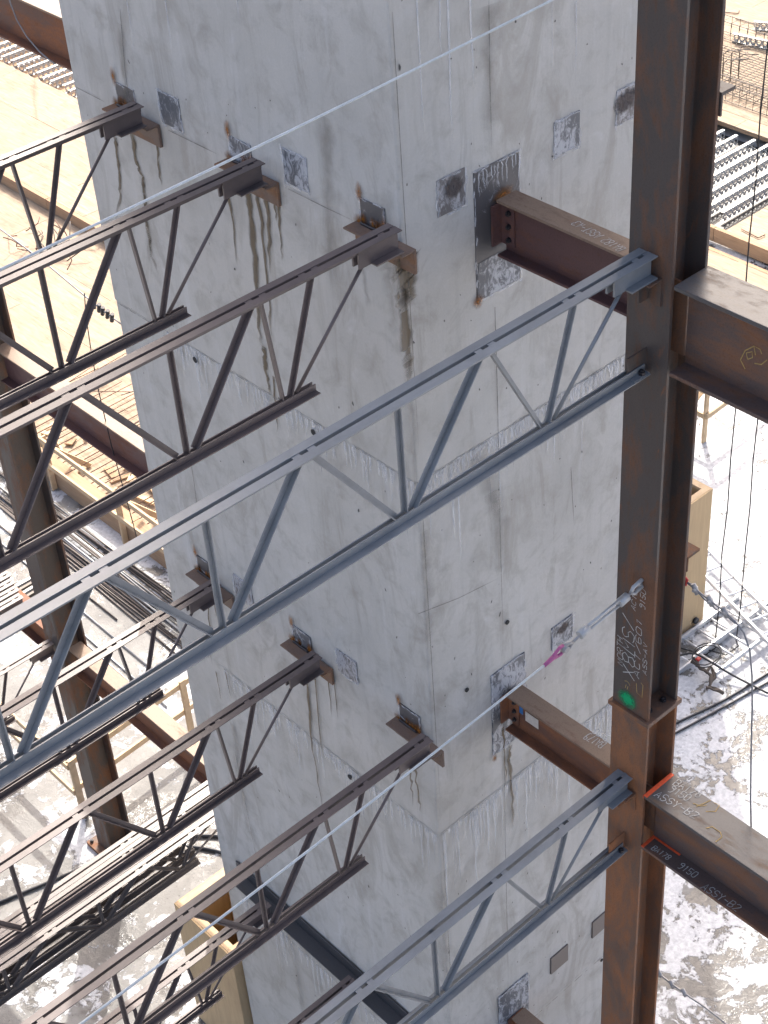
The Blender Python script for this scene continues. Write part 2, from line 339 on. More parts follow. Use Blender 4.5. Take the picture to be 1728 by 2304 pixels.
def strokes(text, p0, right, up, h, cw, lw, nrm, jit=0.25):
    mb = MB(); p0, right, up = Vector(p0), Vector(right).normalized(), Vector(up).normalized()
    for i, ch in enumerate(text):
        for st in filter(None, GL[ch].split(';')):
            pts = []
            for q in st.split():
                x, y = int(q[0]) + random.uniform(-jit, jit), int(q[1]) + random.uniform(-jit, jit)
                pts.append(p0 + right * (i * cw + x / 4 * cw * 0.72 + y * cw * 0.03) + up * (y / 6 * h))
            mb.ribbon(pts, lw, nrm)
    return mb

# ================================================================== SETTING: slab
g = MB(); g.add([(-400, -400, 0), (400, -400, 0), (400, 400, 0), (-400, 400, 0)], [(0, 1, 2, 3)])
tag(g.build('ground', 'ground'), kind='structure')

# ================================================================== CONCRETE CORE
W, L = 2.45, 3.26                          # core: X from -W to 0, Y from -L to 0
core = empty('concrete_core', (-W / 2, -L / 2, 0)); CO = core.location
tag(core, 'tall grey cast concrete core tower with steel embed plates and drip stains', 'concrete core')
levels = [0.0, H - 13.05, H - 9.70, H - 6.35, H - 3.0, H + 0.35, H + 3.7, H + 7.05]
for i in range(7):
    e = (-0.016, -0.011, -0.006, 0.0, 0.005, 0.005, 0.005)[i]; z0, z1 = levels[i], levels[i + 1]
    mb = MB(); pts = []                    # lift with a ragged lower lip
    mb.box(-W - e, e, -L - e, e, z0 + (0.001 if i else 0), z1)
    o = mb.build('wall_lift', 'concrete', core, CO, 0.012)
WX, WY = 0.006, 0.006                      # stand-off of marks from the walls
def wall(px, py):                           # point on the left face (X = 0)
    p = on(0, 0.0, px, py); p.x = WX; return p
def wallr(px, py):
    p = on(1, 0.0, px, py); p.y = WY; return p
def zz(zoom, off): return [(off[0] + x / 1.92, off[1] + y / 1.92) for x, y in zoom]
def smooth_path(pts, n=6, jit=0.0):
    out = []
    for a, b in zip(pts[:-1], pts[1:]):
        for k in range(n):
            out.append(a.lerp(b, k / n))
    out.append(pts[-1])
    return out
def drips(name, mtl, lst, face, nrm, wmul=1.0):
    for wid, z in lst:
        mb = MB(); P = smooth_path([face(*q) for q in z], 5)
        for p in P[1:]:
            if nrm[0]: p.y += random.gauss(0, 0.006)
            else: p.x += random.gauss(0, 0.006)
        ws = [max(0.006, wid * 1.35 * wmul * (1 + random.uniform(-0.35, 0.35)) * (1 - 0.45 * i / len(P))) for i in range(len(P))]
        mb.ribbon(P, ws, nrm).build(name, mtl, core, CO)
O1, O2, O3, O4, O5, O6 = (0, 0), (864, 0), (0, 768), (864, 768), (0, 1536), (864, 1536)
drips('drip_stain', 'drip', [
    (0.036, zz([(500, 590), (508, 660), (520, 780), (522, 850), (505, 960)], O1)), (0.040, zz([(570, 560), (590, 690), (615, 760), (628, 850), (640, 980), (660, 1110), (690, 1190)], O1)),
    (0.022, zz([(680, 610), (690, 740), (700, 800)], O1)), (0.026, zz([(980, 800), (1010, 960), (1025, 1145)], O1)), (0.055, zz([(1072, 810), (1085, 930), (1105, 1150), (1125, 1420), (1132, 1500)], O1)),
    (0.028, zz([(1115, 820), (1140, 1050), (1165, 1300), (1178, 1475)], O1)), (0.035, zz([(1150, 840), (1165, 1000), (1172, 1190)], O1)), (0.026, zz([(1205, 860), (1210, 1000), (1224, 1130)], O1)),
    (0.020, zz([(1190, 860), (1200, 960)], O1)), (0.04, zz([(1142, 20), (1150, 110), (1165, 190), (1172, 232)], O3)), (0.02, zz([(1185, 150), (1195, 300), (1204, 400)], O3)),
    (0.02, zz([(900, 1100), (905, 1200), (920, 1400)], O3)), (0.016, zz([(930, 1110), (935, 1190)], O3)),
    (0.016, zz([(935, -50), (960, 80)], O5)), (0.016, zz([(975, -50), (1000, 70)], O5)), (0.026, zz([(1325, -40), (1345, 220), (1372, 400), (1400, 560)], O5)), (0.02, zz([(1362, -40), (1395, 330)], O5)),
    (0.016, zz([(1420, -30), (1436, 150)], O5)), (0.014, zz([(1446, -10), (1462, 155)], O5))], wall, (1, 0, 0))
drips('drip_stain', 'drip_l', [(0.09, zz([(150, 330), (160, 560)], O1)), (0.07, zz([(1570, 1100), (1580, 1220), (1600, 1350)], O1)), (0.08, zz([(620, 760), (640, 960), (660, 1200)], O1)), (0.10, zz([(1010, 180), (1040, 420), (1090, 700)], O5)),
    (0.07, zz([(520, 100), (545, 420), (560, 620)], O1)), (0.10, zz([(1240, 1050), (1290, 1300), (1320, 1475)], O5)), (0.14, zz([(1400, 500), (1420, 900), (1440, 1300)], O1))], wall, (1, 0, 0))
drips('drip_stain', 'drip', [(0.17, zz([(85, 1110), (95, 1180), (100, 1260), (108, 1330)], O2)), (0.09, zz([(70, 1240), (85, 1340), (95, 1475), (100, 1560), (112, 1680)], O2)), (0.018, zz([(512, 190), (520, 330), (526, 470)], O6)),
    (0.035, zz([(545, 270), (538, 330), (548, 420), (552, 560), (553, 640)], O6)), (0.02, zz([(105, 340), (118, 430), (124, 535)], O6)), (0.02, zz([(130, 340), (145, 470), (160, 560)], O6))], wallr, (0, 1, 0))
drips('drip_stain', 'drip_l', [(0.10, zz([(10, 1130), (35, 1280), (35, 1475)], O2)), (0.16, zz([(450, 20), (455, 300), (460, 640)], O2)), (0.10, zz([(95, 60), (110, 330), (130, 600), (150, 800)], O4)), (0.16, zz([(480, 640), (500, 800), (510, 1000)], O4)),
    (0.12, zz([(170, 820), (180, 1100), (190, 1400)], O4)), (0.20, zz([(400, 480), (460, 640), (480, 760)], O4)), (0.14, zz([(240, 820), (255, 1100), (275, 1470)], O6))], wallr, (0, 1, 0))
seams = MB()
for pts, fc, nr in (([(272, 20), (283, 160), (296, 240)], wall, (1, 0, 0)), ([(425, 1000), (438, 1085), (450, 1180)], wall, (1, 0, 0)), ([(530, 1690), (560, 1840), (590, 1990)], wall, (1, 0, 0)),
                    ([(172, 195), (240, 230)], wall, (1, 0, 0)), ([(380, 292), (497, 349)], wall, (1, 0, 0)), ([(650, 424), (734, 466), (800, 497)], wall, (1, 0, 0)),
                    ([(1098, 0), (1101, 200), (1105, 335)], wallr, (0, 1, 0)), ([(1112, 690), (1118, 900), (1124, 1200), (1131, 1450)], wallr, (0, 1, 0)), ([(1133, 1700), (1136, 1900), (1143, 2230)], wallr, (0, 1, 0)),
                    ([(1283, 1050), (1290, 1180)], wallr, (0, 1, 0)), ([(940, 1380), (1030, 1345), (1120, 1300)], wallr, (0, 1, 0))):
    seams.ribbon(smooth_path([fc(*q) for q in pts], 3), 0.011, nr)
for y0, y1 in ((26, 1080), (1100, 1870), (1890, 2304)):   # corner chamfer marks
    k = 0.0608
    seams.ribbon([wallr(872 + k * (y - 26) + 9, y) for y in range(y0, y1, 60)], 0.009, (0, 1, 0))
tag(seams.build('form_panel_seam', 'seam', core, CO), kind='stuff')
def lime(zj, face, lo, hi, n, lmax, dens):
    mb = MB()
    for k in range(n):
        s = lo + (hi - lo) * random.random(); ln = min(lmax, 0.05 + random.expovariate(1 / dens)); wd = random.uniform(0.008, 0.034) * (1.6 if ln < 0.15 else 1)
        z0 = zj + random.uniform(-0.012, 0.012); P = []
        for q in range(6):
            dz = z0 - ln * q / 5; ds = s + random.gauss(0, 0.004)
            P.append((WX - 0.001, ds, dz) if face == 0 else (ds, WY - 0.001, dz))
        mb.ribbon(P, [wd * (1 - 0.1 * q) for q in range(6)], (1, 0, 0) if face == 0 else (0, 1, 0))
    tag(mb.build('lime_bloom', 'lime', core, CO), kind='stuff')
lime(levels[3], 0, -2.6, -0.02, 150, 0.6, 0.10); lime(levels[3], 1, -2.0, -0.03, 170, 1.1, 0.16)
lime(levels[2], 0, -2.6, -0.02, 150, 0.7, 0.14); lime(levels[2], 1, -2.2, -0.03, 190, 1.2, 0.24)
lime(levels[1], 0, -3.0, -1.0, 60, 0.9, 0.25); lime(H - 2.9, 1, -1.9, -0.05, 18, 1.3, 0.5); lime(H - 2.9, 0, -3.1, -0.05, 14, 1.4, 0.5)
lip = MB()                                 # ragged dark lip where two lifts meet
for zj in (levels[2], levels[3], levels[1]):
    for face, a, b in ((0, -L, 0), (1, -W, 0)):
        s = a
        while s < b:
            ln = random.uniform(0.02, 0.12); h = random.uniform(0.004, 0.016)
            if random.random() < 0.75:
                P = [(WX + 0.001, s, zj), (WX + 0.001, min(b, s + ln), zj)] if face == 0 else [(s, WY + 0.001, zj), (min(b, s + ln), WY + 0.001, zj)]
                lip.ribbon(P, [h, h * random.uniform(0.5, 1.4)], (1, 0, 0) if face == 0 else (0, 1, 0))
            s += ln * random.uniform(0.8, 1.2)
tag(lip.build('joint_lip', 'seam', core, CO), kind='stuff')
pits = MB()
for k in range(230):
    face = random.random() < 0.42; z = random.uniform(2.6, 13.2); s = random.uniform(-3.2 if face else -2.0, -0.03)
    sz = random.choice((0.004, 0.005, 0.005, 0.006, 0.007, 0.010)); a = random.uniform(1, 2.6)
    c = (WX, s, z) if face else (s, WY, z); t1 = Vector((0, 1, 0)) if face else Vector((1, 0, 0)); tl = random.uniform(-0.5, 0.5)
    pits.blob(c, (t1 * math.cos(tl) + Vector((0, 0, math.sin(tl)))) * sz, (Vector((0, 0, math.cos(tl))) - t1 * math.sin(tl)) * sz * a, 8, 0.3)
tag(pits.build('air_pit', 'pit', core, CO), kind='stuff')
for y, z in ((-2.291, -6.445), (-0.999, -6.443), (-1.008, -9.822), (-2.27, -9.82)):   # form tie holes
    mb = MB(); mb.tube([(0.0, y, z + H), (0.007, y, z + H)], 0.024, 14); mb.build('tie_hole', 'hole', core, CO)
for px, py in ((1050, 1552), (1141, 1400), (1353, 2160)):
    p = wallr(px, py); mb = MB(); mb.tube([(p.x, 0.0, p.z), (p.x, 0.007, p.z)], 0.018, 12); mb.build('tie_hole', 'hole', core, CO)
def rust_blob(face, c, a, b):
    mb = MB(); c = Vector(c)
    mb.blob(c, (0, a, 0) if face == 0 else (a, 0, 0), (0, 0, b), 18, 0.15); mb.build('rust_stain', 'rustspot', core, CO)

def plate(face, s0, s1, z0, z1, mtl, th=0.005):
    th = 0.005
    mb = MB()
    if face == 0: mb.box(-0.01, th, s0, s1, z0, z1)
    else: mb.box(s0, s1, -0.01, th, z0, z1)
    return mb.build('embed_plate', mtl, core, CO, 0.002)
for lv in (0, 1, 2):                       # seat angles for the joists on the left face
    dz = -4.0 * lv - (0.045 if lv else 0)
    if lv < 2:
        for j, yj in enumerate((-2.33, -1.13, 0.065)):
            y1 = yj + 0.06; y0 = y1 - 0.498
            pl = plate(0, y0 + 0.04, y0 + 0.25, H - 4.79 + dz, H - 4.47 + dz, 'plate_dark' if j != 1 else 'plate')
            sa_ = MB(); sa_.box(0.0055, 0.026, y0, y1, H - 4.788 + dz, H - 4.6435 + dz); sa_.box(0.0055, 0.112, y0, y1, H - 4.643 + dz, H - 4.63 + dz)
            sa_.build('seat_angle', 'bracket', pl, CO, 0.003)
            wl = MB(); wl.tube([(0.02, y0 + 0.05 + k * 0.02, H - 4.622 + dz + random.uniform(-0.003, 0.003)) for k in range(10)], 0.009, 6); wl.build('weld_bead', 'bolt', pl, CO)
            rust_blob(0, (WX + 0.007, y0 + 0.045, H - 4.43 + dz), 0.035, 0.075); rust_blob(0, (WX + 0.008, y0 + 0.03, H - 4.62 + dz), 0.05, 0.05)
            rust_blob(0, (WX + 0.008, y0 + 0.25, H - 4.60 + dz), 0.035, 0.09)
            for k in range(4): rust_blob(0, (WX + 0.0075, y0 + random.uniform(0.05, 0.24), H - 4.60 + dz), 0.03, 0.05)
    for yc in (-2.127, -0.90) if lv < 2 else ():
        plate(0, yc - 0.11, yc + 0.11, H - 4.605 + dz, H - 4.38 + dz, 'plate' if lv == 0 else 'plate_brown', 0.007)
    for xa, xb, nm in ((-0.505, -0.282, 'plate_brown'), (-1.468, -1.244, 'plate'), (-2.02, -1.796, 'plate_brown')):
        if lv == 1 and xa != -1.468: continue
        if lv == 2 and xa == -0.505: continue
        plate(1, xa, xb, H - 4.60 + dz, H - 4.37 + dz, nm if lv < 2 else 'plate_plain', 0.007)
def paste_edge(face, s0, s1, z0, z1, n=26):
    mb = MB()                              # cement paste smeared over the plate edges
    for k in range(n):
        side = k % 4; q = random.random(); ln = random.uniform(0.03, 0.10); wd = random.uniform(0.010, 0.030)
        if side < 2: zc_ = (z0, z1)[side] + random.uniform(-0.008, 0.008); sc_ = s0 + q * (s1 - s0); P = [(sc_ - ln / 2, zc_), (sc_, zc_ + random.uniform(-.006, .006)), (sc_ + ln / 2, zc_)]
        else: sc_ = (s0, s1)[side - 2] + random.uniform(-0.008, 0.008); zc_ = z0 + q * (z1 - z0); P = [(sc_, zc_ - ln / 2), (sc_ + random.uniform(-.006, .006), zc_), (sc_, zc_ + ln / 2)]
        mb.ribbon([(WX + 0.0015, a_, b_2) if face == 0 else (a_, WY + 0.0015, b_2) for a_, b_2 in P], [wd * 0.6, wd, wd * 0.5], (1, 0, 0) if face == 0 else (0, 1, 0))
    tag(mb.build('paste_smear', 'lime', core, CO), kind='stuff')
for lv, dz in ((0, 0.0), (1, -4.045)):
    for yc in (-2.127, -0.90): paste_edge(0, yc - 0.11, yc + 0.11, H - 4.605 + dz, H - 4.38 + dz)
    for y1 in (-2.27, -1.07, 0.125): paste_edge(0, y1 - 0.458, y1 - 0.248, H - 4.6 + dz, H - 4.47 + dz, 16)
    for xa, xb in ((-0.505, -0.282), (-1.468, -1.244), (-2.02, -1.796)) if lv == 0 else ((-1.468, -1.244),): paste_edge(1, xa, xb, H - 4.60 + dz, H - 4.37 + dz)
for xc_, zc_, a_, b_2 in ((-0.405, H - 4.455, 0.085, 0.075), (-1.88, H - 4.46, 0.12, 0.08), (-1.36, H - 8.48, 0.075, 0.05)):
    mb = MB(); mb.blob((xc_, WY + 0.0025, zc_), (a_, 0, 0), (0, 0, b_2), 16, 0.12); mb.build('primer_patch', 'brownpatch', core, CO)
paste_edge(1, -0.946, -0.57, H - 5.29, H - 4.43, 44); paste_edge(1, -0.95, -0.60, H - 9.28, H - 8.45, 40); paste_edge(1, -0.95, -0.58, H - 13.2, H - 12.33, 30)
big_u = plate(1, -0.946, -0.570, H - 5.29, H - 4.43, 'plate_dark', 0.014)
big_l = plate(1, -0.95, -0.60, H - 9.28, H - 8.45, 'plate', 0.014); big_b = plate(1, -0.95, -0.58, H - 13.2, H - 12.33, 'plate', 0.014)
lime_p = MB()                               # paste runs on the big upper plate
for k in range(11):
    x = -0.93 + 0.033 * k + random.uniform(-0.012, 0.012); ln = random.uniform(0.05, 0.24)
    lime_p.ribbon([(x + random.gauss(0, 0.005), 0.0165, H - 4.435 - ln * q / 5) for q in range(6)], 0.012, (0, 1, 0))
tag(lime_p.build('paste_run', 'lime', big_u, CO), kind='stuff')
rust_blob(1, (-0.57, WY + 0.012, H - 5.28), 0.05, 0.05); rust_blob(1, (-0.60, WY + 0.012, H - 9.3), 0.03, 0.05)
rust_blob(1, (-0.80, WY + 0.012, H - 4.66), 0.1, 0.06)
pz = MB(); pz.box(-0.935, -0.578, 0.0055, 0.0075, H - 5.285, H - 5.03); pz.build('cement_patch', 'plate', big_u, CO)

# continuous seat angle at the third level
led = MB(); led.box(0.001, 0.016, -2.95, 0.10, H - 12.64, H - 12.50); led.box(0.0165, 0.15, -2.95, 0.10, H - 12.64, H - 12.625)
led.build('ledger_angle', M['ledger'], core, CO, 0.003)

# ================================================================== COLUMNS
def vcol(name, xc, yc, z0, z1, bw=0.30, dp=0.30, tf=0.024, tw=0.016):
    """I section standing up; flanges face +X and -X, web along X"""
    mb = MB(); p = [(b, a) for a, b in isec(bw, dp, tf, tw)]
    vs = [(xc + x, yc + y, z) for z in (z0, z1) for x, y in p]; n = len(p)
    mb.add(vs, [(i, (i + 1) % n, (i + 1) % n + n, i + n) for i in range(n)] + [tuple(range(n))[::-1], tuple(range(n, 2 * n))]); return mb
XC, YC = -0.76, 1.28
XF = XC + 0.15                              # front flange face
ZS = H - 7.92                               # splice
colR = empty('steel_column', (XC, YC, 0)); c0 = colR.location
tag(colR, 'rusty steel I column with green paint spot and chalk writing, spliced halfway', 'steel column')
vcol('', XC, YC, ZS + 0.02, H + 1.5).build('upper_shaft', 'col_dark', colR, c0, 0.004)
tag(vcol('', XC, YC, 0.03, ZS - 0.02, 0.305, 0.305).build('lower_shaft', 'col_rust', colR, c0, 0.004), 'rustier orange brown lower shaft')
sp = MB(); sp.box(XC - 0.172, XC + 0.172, YC - 0.172, YC + 0.172, ZS - 0.0195, ZS + 0.0195); sp = sp.build('splice_plate', 'col_rust', colR, c0, 0.004)
for sx_, sy_ in ((1, 1), (-1, 1), (1, -1), (-1, -1)):
    hexbolt(MB(), (XC + 0.07 * sx_, YC + 0.095 * sy_, ZS + 0.0195), (0, 0, 1), 0.022, 0.02).build('bolt', 'bolt', sp, c0)
b_ = MB(); b_.box(XC - 0.25, XC + 0.25, YC - 0.25, YC + 0.25, 0.0, 0.03); b_.build('base_plate', 'col_rust', colR, c0, 0.003)
def coltext(txt, zoomA, zoomB, h, lw=0.006, m='chalk', ref=(1200, 1240, 3.142)):
    A = on(0, XF + 0.003, ref[0] + zoomA[0] / ref[2], ref[1] + zoomA[1] / ref[2]); B = on(0, XF + 0.003, ref[0] + zoomB[0] / ref[2], ref[1] + zoomB[1] / ref[2])
    dv = B - A; rt = dv.normalized(); up = Vector((1, 0, 0)).cross(rt)
    strokes(txt, A, rt, up, h, dv.length / len(txt), lw, (1, 0, 0)).build('chalk_writing', m, colR, c0)
coltext('NORTH', (632, 815), (632, 610), 0.045, 0.0045); coltext('X8MS/', (715, 920), (712, 470), 0.095, 0.0065); coltext('ACT/601', (748, 905), (770, 480), 0.045, 0.005)
coltext('ASS-AV', (800, 880), (806, 655), 0.032, 0.004); coltext('AC16', (720, 425), (735, 280), 0.035, 0.0045); coltext('9150', (790, 420), (795, 275), 0.042, 0.0045); coltext('=)', (676, 990), (690, 930), 0.05, 0.004, 'chalk_y')
ym = MB(); ym.ribbon([on(0, XF + 0.003, 1200 + x / 3.142, 1240 + y / 3.142) for x, y in ((728, 935), (732, 1000), (768, 1035), (775, 950), (760, 930))], 0.005, (1, 0, 0)); ym.build('yellow_mark', 'chalk_y', colR, c0)
gpt = on(0, XF + 0.003, 1411.6, 1573); gb = MB(); gb.blob(gpt, (0, 0.085, 0.0), (0, 0, 0.080), 28, 0.03); gb.build('green_spray_mark', 'green', colR, c0)
# stub seats and tabs that carry the grey joists
for zt in (H - 4.47, H - 8.50):
    mb = MB(); mb.box(XF, XF + 0.11, YC - 0.09, YC + 0.09, zt - 0.143, zt - 0.130); mb.box(XF, XF + 0.013, YC - 0.09, YC + 0.09, zt - 0.30, zt - 0.1435); mb.box(XF + 0.0135, XF + 0.09, YC - 0.006, YC + 0.006, zt - 0.28, zt - 0.1435)
    st = mb.build('joist_seat', 'col_dark' if zt > ZS else 'col_rust', colR, c0)
    mb = MB(); mb.box(XF, XF + 0.16, YC - 0.005, YC + 0.005, zt - 0.76, zt - 0.60); tb = mb.build('stabiliser_plate', 'col_dark' if zt > ZS else 'col_rust', colR, c0)
clip = MB(); p = on(0, XC - 0.16, 1620, 205); clip.box(XC - 0.26, XC - 0.153, YC + 0.02, YC + 0.16, p.z - 0.02, p.z); clip.box(XC - 0.165, XC - 0.153, YC + 0.02, YC + 0.16, p.z - 0.13, p.z - 0.0205)
clip.build('angle_clip', 'col_dark', colR, c0)
clip = MB(); p = on(0, XC - 0.16, 1553, 1255); clip.box(XC - 0.27, XC - 0.153, YC + 0.02, YC + 0.15, p.z - 0.02, p.z); clip.box(XC - 0.165, XC - 0.153, YC + 0.02, YC + 0.15, p.z - 0.12, p.z - 0.0205)
clip.build('angle_clip', 'col_dark', colR, c0)

XL, YL = -0.76, -7.1
colL = empty('steel_column', (XL, YL, 0)); c1 = colL.location
tag(colL, 'rust streaked steel column standing on bare slab beside timber guardrail', 'steel column')
vcol('', XL, YL, 0.06, H - 7.6, 0.31, 0.34).build('lower_shaft', 'col_dark', colL, c1, 0.004); vcol('', XL, YL, H - 7.56, H + 1.5).build('upper_shaft', 'col_dark', colL, c1, 0.004)
mb = MB(); mb.box(XL - 0.18, XL + 0.18, YL - 0.18, YL + 0.18, H - 7.6, H - 7.56); mb.build('splice_plate', 'col_rust', colL, c1)
mb = MB(); mb.box(XL - 0.27, XL + 0.27, YL - 0.27, YL + 0.27, 0.0, 0.058); bp = mb.build('base_plate', 'col_rust', colL, c1)
for s in (-1, 1):
    for q in (-1, 1): hexbolt(MB(), (XL + s * 0.22, YL + q * 0.22, 0.058), (0, 0, 1), 0.025, 0.03).build('anchor_bolt', 'bolt', bp, c1)

# ================================================================== BEAMS (along Y)
def beam(label, xc, y0, y1, ztop, wd, dp, m, tf=0.018, tw=0.011, top=None):
    e = empty('steel_beam', (xc, (y0 + y1) / 2, ztop - dp)); tag(e, label, 'steel beam', None)
    mt_ = top or m
    MB().box(xc - wd / 2, xc + wd / 2, y0, y1, ztop - tf, ztop).build('top_flange', mt_, e, e.location, 0.004)
    MB().box(xc - tw / 2, xc + tw / 2, y0, y1, ztop - dp + tf, ztop - tf).build('web', m, e, e.location)
    MB().box(xc - wd / 2, xc + wd / 2, y0, y1, ztop - dp, ztop - dp + tf).build('bottom_flange', m, e, e.location, 0.004); return e
def wall_clip(e, xc, ztop, dp, sgn, ywall, m):
    """angle cleat bolted to the web and the wall plate"""
    mb = MB(); y = lambda a: ywall + sgn * a
    ya, yb = sorted((y(0.016), y(0.028))); yc_, yd = sorted((y(0.0285), y(0.13)))
    for q in (-1, 1):
        x0, x1 = sorted((xc + q * 0.0065, xc + q * 0.095)); mb.box(x0, x1, ya, yb, ztop - dp + 0.06, ztop - 0.05)
        x0, x1 = sorted((xc + q * 0.0065, xc + q * 0.0185)); mb.box(x0, x1, yc_, yd, ztop - dp + 0.06, ztop - 0.05)
    cl = mb.build('cleat_angle', m, e, e.location)
    n = max(3, int((dp - 0.12) / 0.075))
    for k in range(n):
        hexbolt(MB(), (xc + 0.0185, y(0.09), ztop - dp + 0.10 + k * (dp - 0.2) / (n - 1)), (1, 0, 0), 0.018, 0.014).build('bolt', 'bolt', cl, e.location)
BX = -0.785
bu = beam('maroon webbed beam joining the large pasted plate to the upper column shaft', BX, 0.05, YC - 0.012, H - 4.64, 0.165, 0.375, 'beam_red', top='beam_top'); wall_clip(bu, BX, H - 4.64, 0.375, 1, 0.0, 'beam_red')
bl = beam('brown beam with blue sticker and paper tag below the turnbuckle', BX + 0.02, 0.05, YC - 0.012, H - 8.66, 0.165, 0.375, 'beam_rust', top='beam_top'); wall_clip(bl, BX + 0.02, H - 8.66, 0.375, 1, 0.0, 'beam_rust')
bb = beam('lowest brown beam fixed to the bottom embed plate of the core', BX + 0.02, 0.05, YC - 0.012, H - 12.68, 0.165, 0.375, 'beam_rust', top='beam_top'); wall_clip(bb, BX + 0.02, H - 12.68, 0.375, 1, 0.0, 'beam_rust')
ou = beam('deep grey scaled beam running outward from the upper column shaft', XC + 0.015, YC + 0.17, 7.5, H - 4.61, 0.285, 0.57, 'beam_brown', 0.026, 0.014, top='beam_scale')
ol = beam('outer beam edged with orange paint and lettered in white chalk', XC + 0.015, YC + 0.155, 7.5, H - 8.60, 0.285, 0.545, 'beam_brown', 0.026, 0.014, top='beam_scale')
for e, zt, dp in ((ou, H - 4.61, 0.57), (ol, H - 8.60, 0.545)):
    mb = MB(); mb.box(XC + 0.008, XC + 0.022, YC + 0.009, YC + 0.16, zt - dp + 0.06, zt - 0.06); cl = mb.build('shear_tab', 'col_rust', e, e.location)
for i, (zt, lb) in enumerate(((H - 4.70, 'rust red beam end high behind the core above stacked perforated channels'), (H - 8.72, 'dark beam between the core and the far column above the rebar dowels'), (H - 12.79, 'sunlit topped beam at the far column foot level carrying bundled joists'))):
    e = beam(lb, BX + 0.02, -6.945 if i else -9.5, -L - 0.06, zt, 0.18, 0.40 if i != 0 else 0.42, ('beam_rust', 'beam_red', 'beam_rust')[i], top='beam_top'); wall_clip(e, BX + 0.02, zt, 0.40, -1, -L, 'beam_rust')
e = beam('short beam on the outer side of the far column carrying pale joists', BX + 0.02, -12.0, -7.26, H - 12.79, 0.20, 0.42, 'beam_rust')
# tags, paint and lettering on the beams
mb = MB(); q = BX + 0.02 + 0.0085; c = on(0, q, 1169, 1592); mb.box(q, q + 0.002, c.y - 0.035, c.y + 0.035, c.z - 0.05, c.z + 0.045); mb.build('blue_sticker', 'blue_tape', bl, bl.location)
mb = MB(); c = on(0, q, 1197, 1620); mb.box(q, q + 0.002, c.y - 0.065, c.y + 0.065, c.z - 0.05, c.z + 0.045); pt = mb.build('paper_tag', 'paper', bl, bl.location)
def flattext(e, txt, A, B, h, z, lw, m='chalk', flip=1):
    a, b = gp(*A, z + 0.003), gp(*B, z + 0.003); dv = b - a; rt = dv.normalized(); up = Vector((0, 0, 1)).cross(rt)
    strokes(txt, a, rt, up, h, dv.length / len(txt), lw, (0, 0, 1)).build('chalk_writing', m, e, e.location)
zt = H - 8.60; Q = lambda x, y: (1440 + x / 5.53, 1500 + y / 5.53); Q4 = lambda x, y: (1420 + x / 5.386, 1900 + y / 5.386)
flattext(ol, 'BA178', Q(405, 1465), Q(745, 1640), 0.062, zt, 0.006); flattext(ol, '9150', Q(340, 1545), Q(600, 1680), 0.062, zt, 0.006); flattext(ol, 'ASSY-B2', Q(165, 1605), Q(690, 1900), 0.06, zt, 0.006)
mb = MB()
for pts in ([(660, 1700), (760, 1735), (830, 1720)], [(700, 1740), (800, 1700), (880, 1660)], [(820, 1800), (940, 1800), (990, 1720), (920, 1690)], [(820, 2010), (900, 1990), (1000, 2060), (1020, 2120), (940, 2180)]): mb.ribbon([gp(*Q(*p_), zt + 0.003) for p_ in pts], 0.006, (0, 0, 1))
mb.build('yellow_chalk_mark', 'chalk_y', ol, ol.location)
op = MB(); x0, x1 = XC + 0.015 - 0.1425, XC + 0.015 + 0.1425
op.box(x0, x1, YC + 0.1555, YC + 0.185, zt + 0.0005, zt + 0.003); op.build('orange_paint_line', 'orange', ol, ol.location)
op = MB(); op.box(x0, x1 + 0.002, YC + 0.152, YC + 0.1545, zt - 0.026, zt); op.build('orange_paint_line', 'orange', ol, ol.location)
zb = zt - 0.545 + 0.026
op = MB(); op.box(XC + 0.024, x1, YC + 0.157, YC + 0.18, zb, zb + 0.003); op.build('orange_paint_line', 'orange', ol, ol.location)
op = MB(); op.box(XC + 0.024, XC + 0.04, YC + 0.18, YC + 0.40, zb, zb + 0.003); op.build('orange_paint_line', 'orange', ol, ol.location)
flattext(ol, 'BA178', Q4(240, 55), Q4(450, 195), 0.045, zb, 0.0055); flattext(ol, '9150', Q4(555, 275), Q4(770, 410), 0.055, zb, 0.0055); flattext(ol, 'ASSY-B2', Q4(840, 530), Q4(1290, 820), 0.06, zb, 0.0055)
zi = H - 4.64
a = gp(864 + 1048 / 1.92, 1072 / 1.92, zi + 0.003); b2 = gp(864 + 840 / 1.92, 952 / 1.92, zi + 0.003); dv = b2 - a
strokes('BA182 ASST-A3', a, dv, Vector((0, 0, 1)).cross(dv), 0.06, dv.length / 13, 0.005, (0, 0, 1)).build('chalk_writing', 'chalk', bu, bu.location)
a = gp(1365, 1672, H - 8.657); b2 = gp(1325, 1648, H - 8.657); dv = b2 - a
strokes('BA179', a, dv, Vector((0, 0, 1)).cross(dv), 0.07, dv.length / 5, 0.006, (0, 0, 1)).build('chalk_writing', 'chalk', bl, bl.location)
strokes('9150', a + Vector((-0.07, -0.02, 0)), dv, Vector((0, 0, 1)).cross(dv), 0.06, dv.length / 5, 0.006, (0, 0, 1)).build('chalk_writing', 'chalk', bl, bl.location)
xw = XC + 0.015 + 0.010
mb = MB()
for pts in ([(1560, 120), (1540, 80), (1560, 40), (1600, 20)], [(1570, 75), (1565, 50), (1590, 45), (1592, 70), (1570, 78)], [(1605, 60), (1598, 20), (1625, 35), (1632, 55)], [(1600, 95), (1630, 100), (1655, 80)]): mb.ribbon([on(0, xw, 864 + x / 1.92, 768 + y / 1.92) for x, y in pts], 0.006, (1, 0, 0))
mb.build('yellow_chalk_mark', 'chalk_y', ou, ou.location)

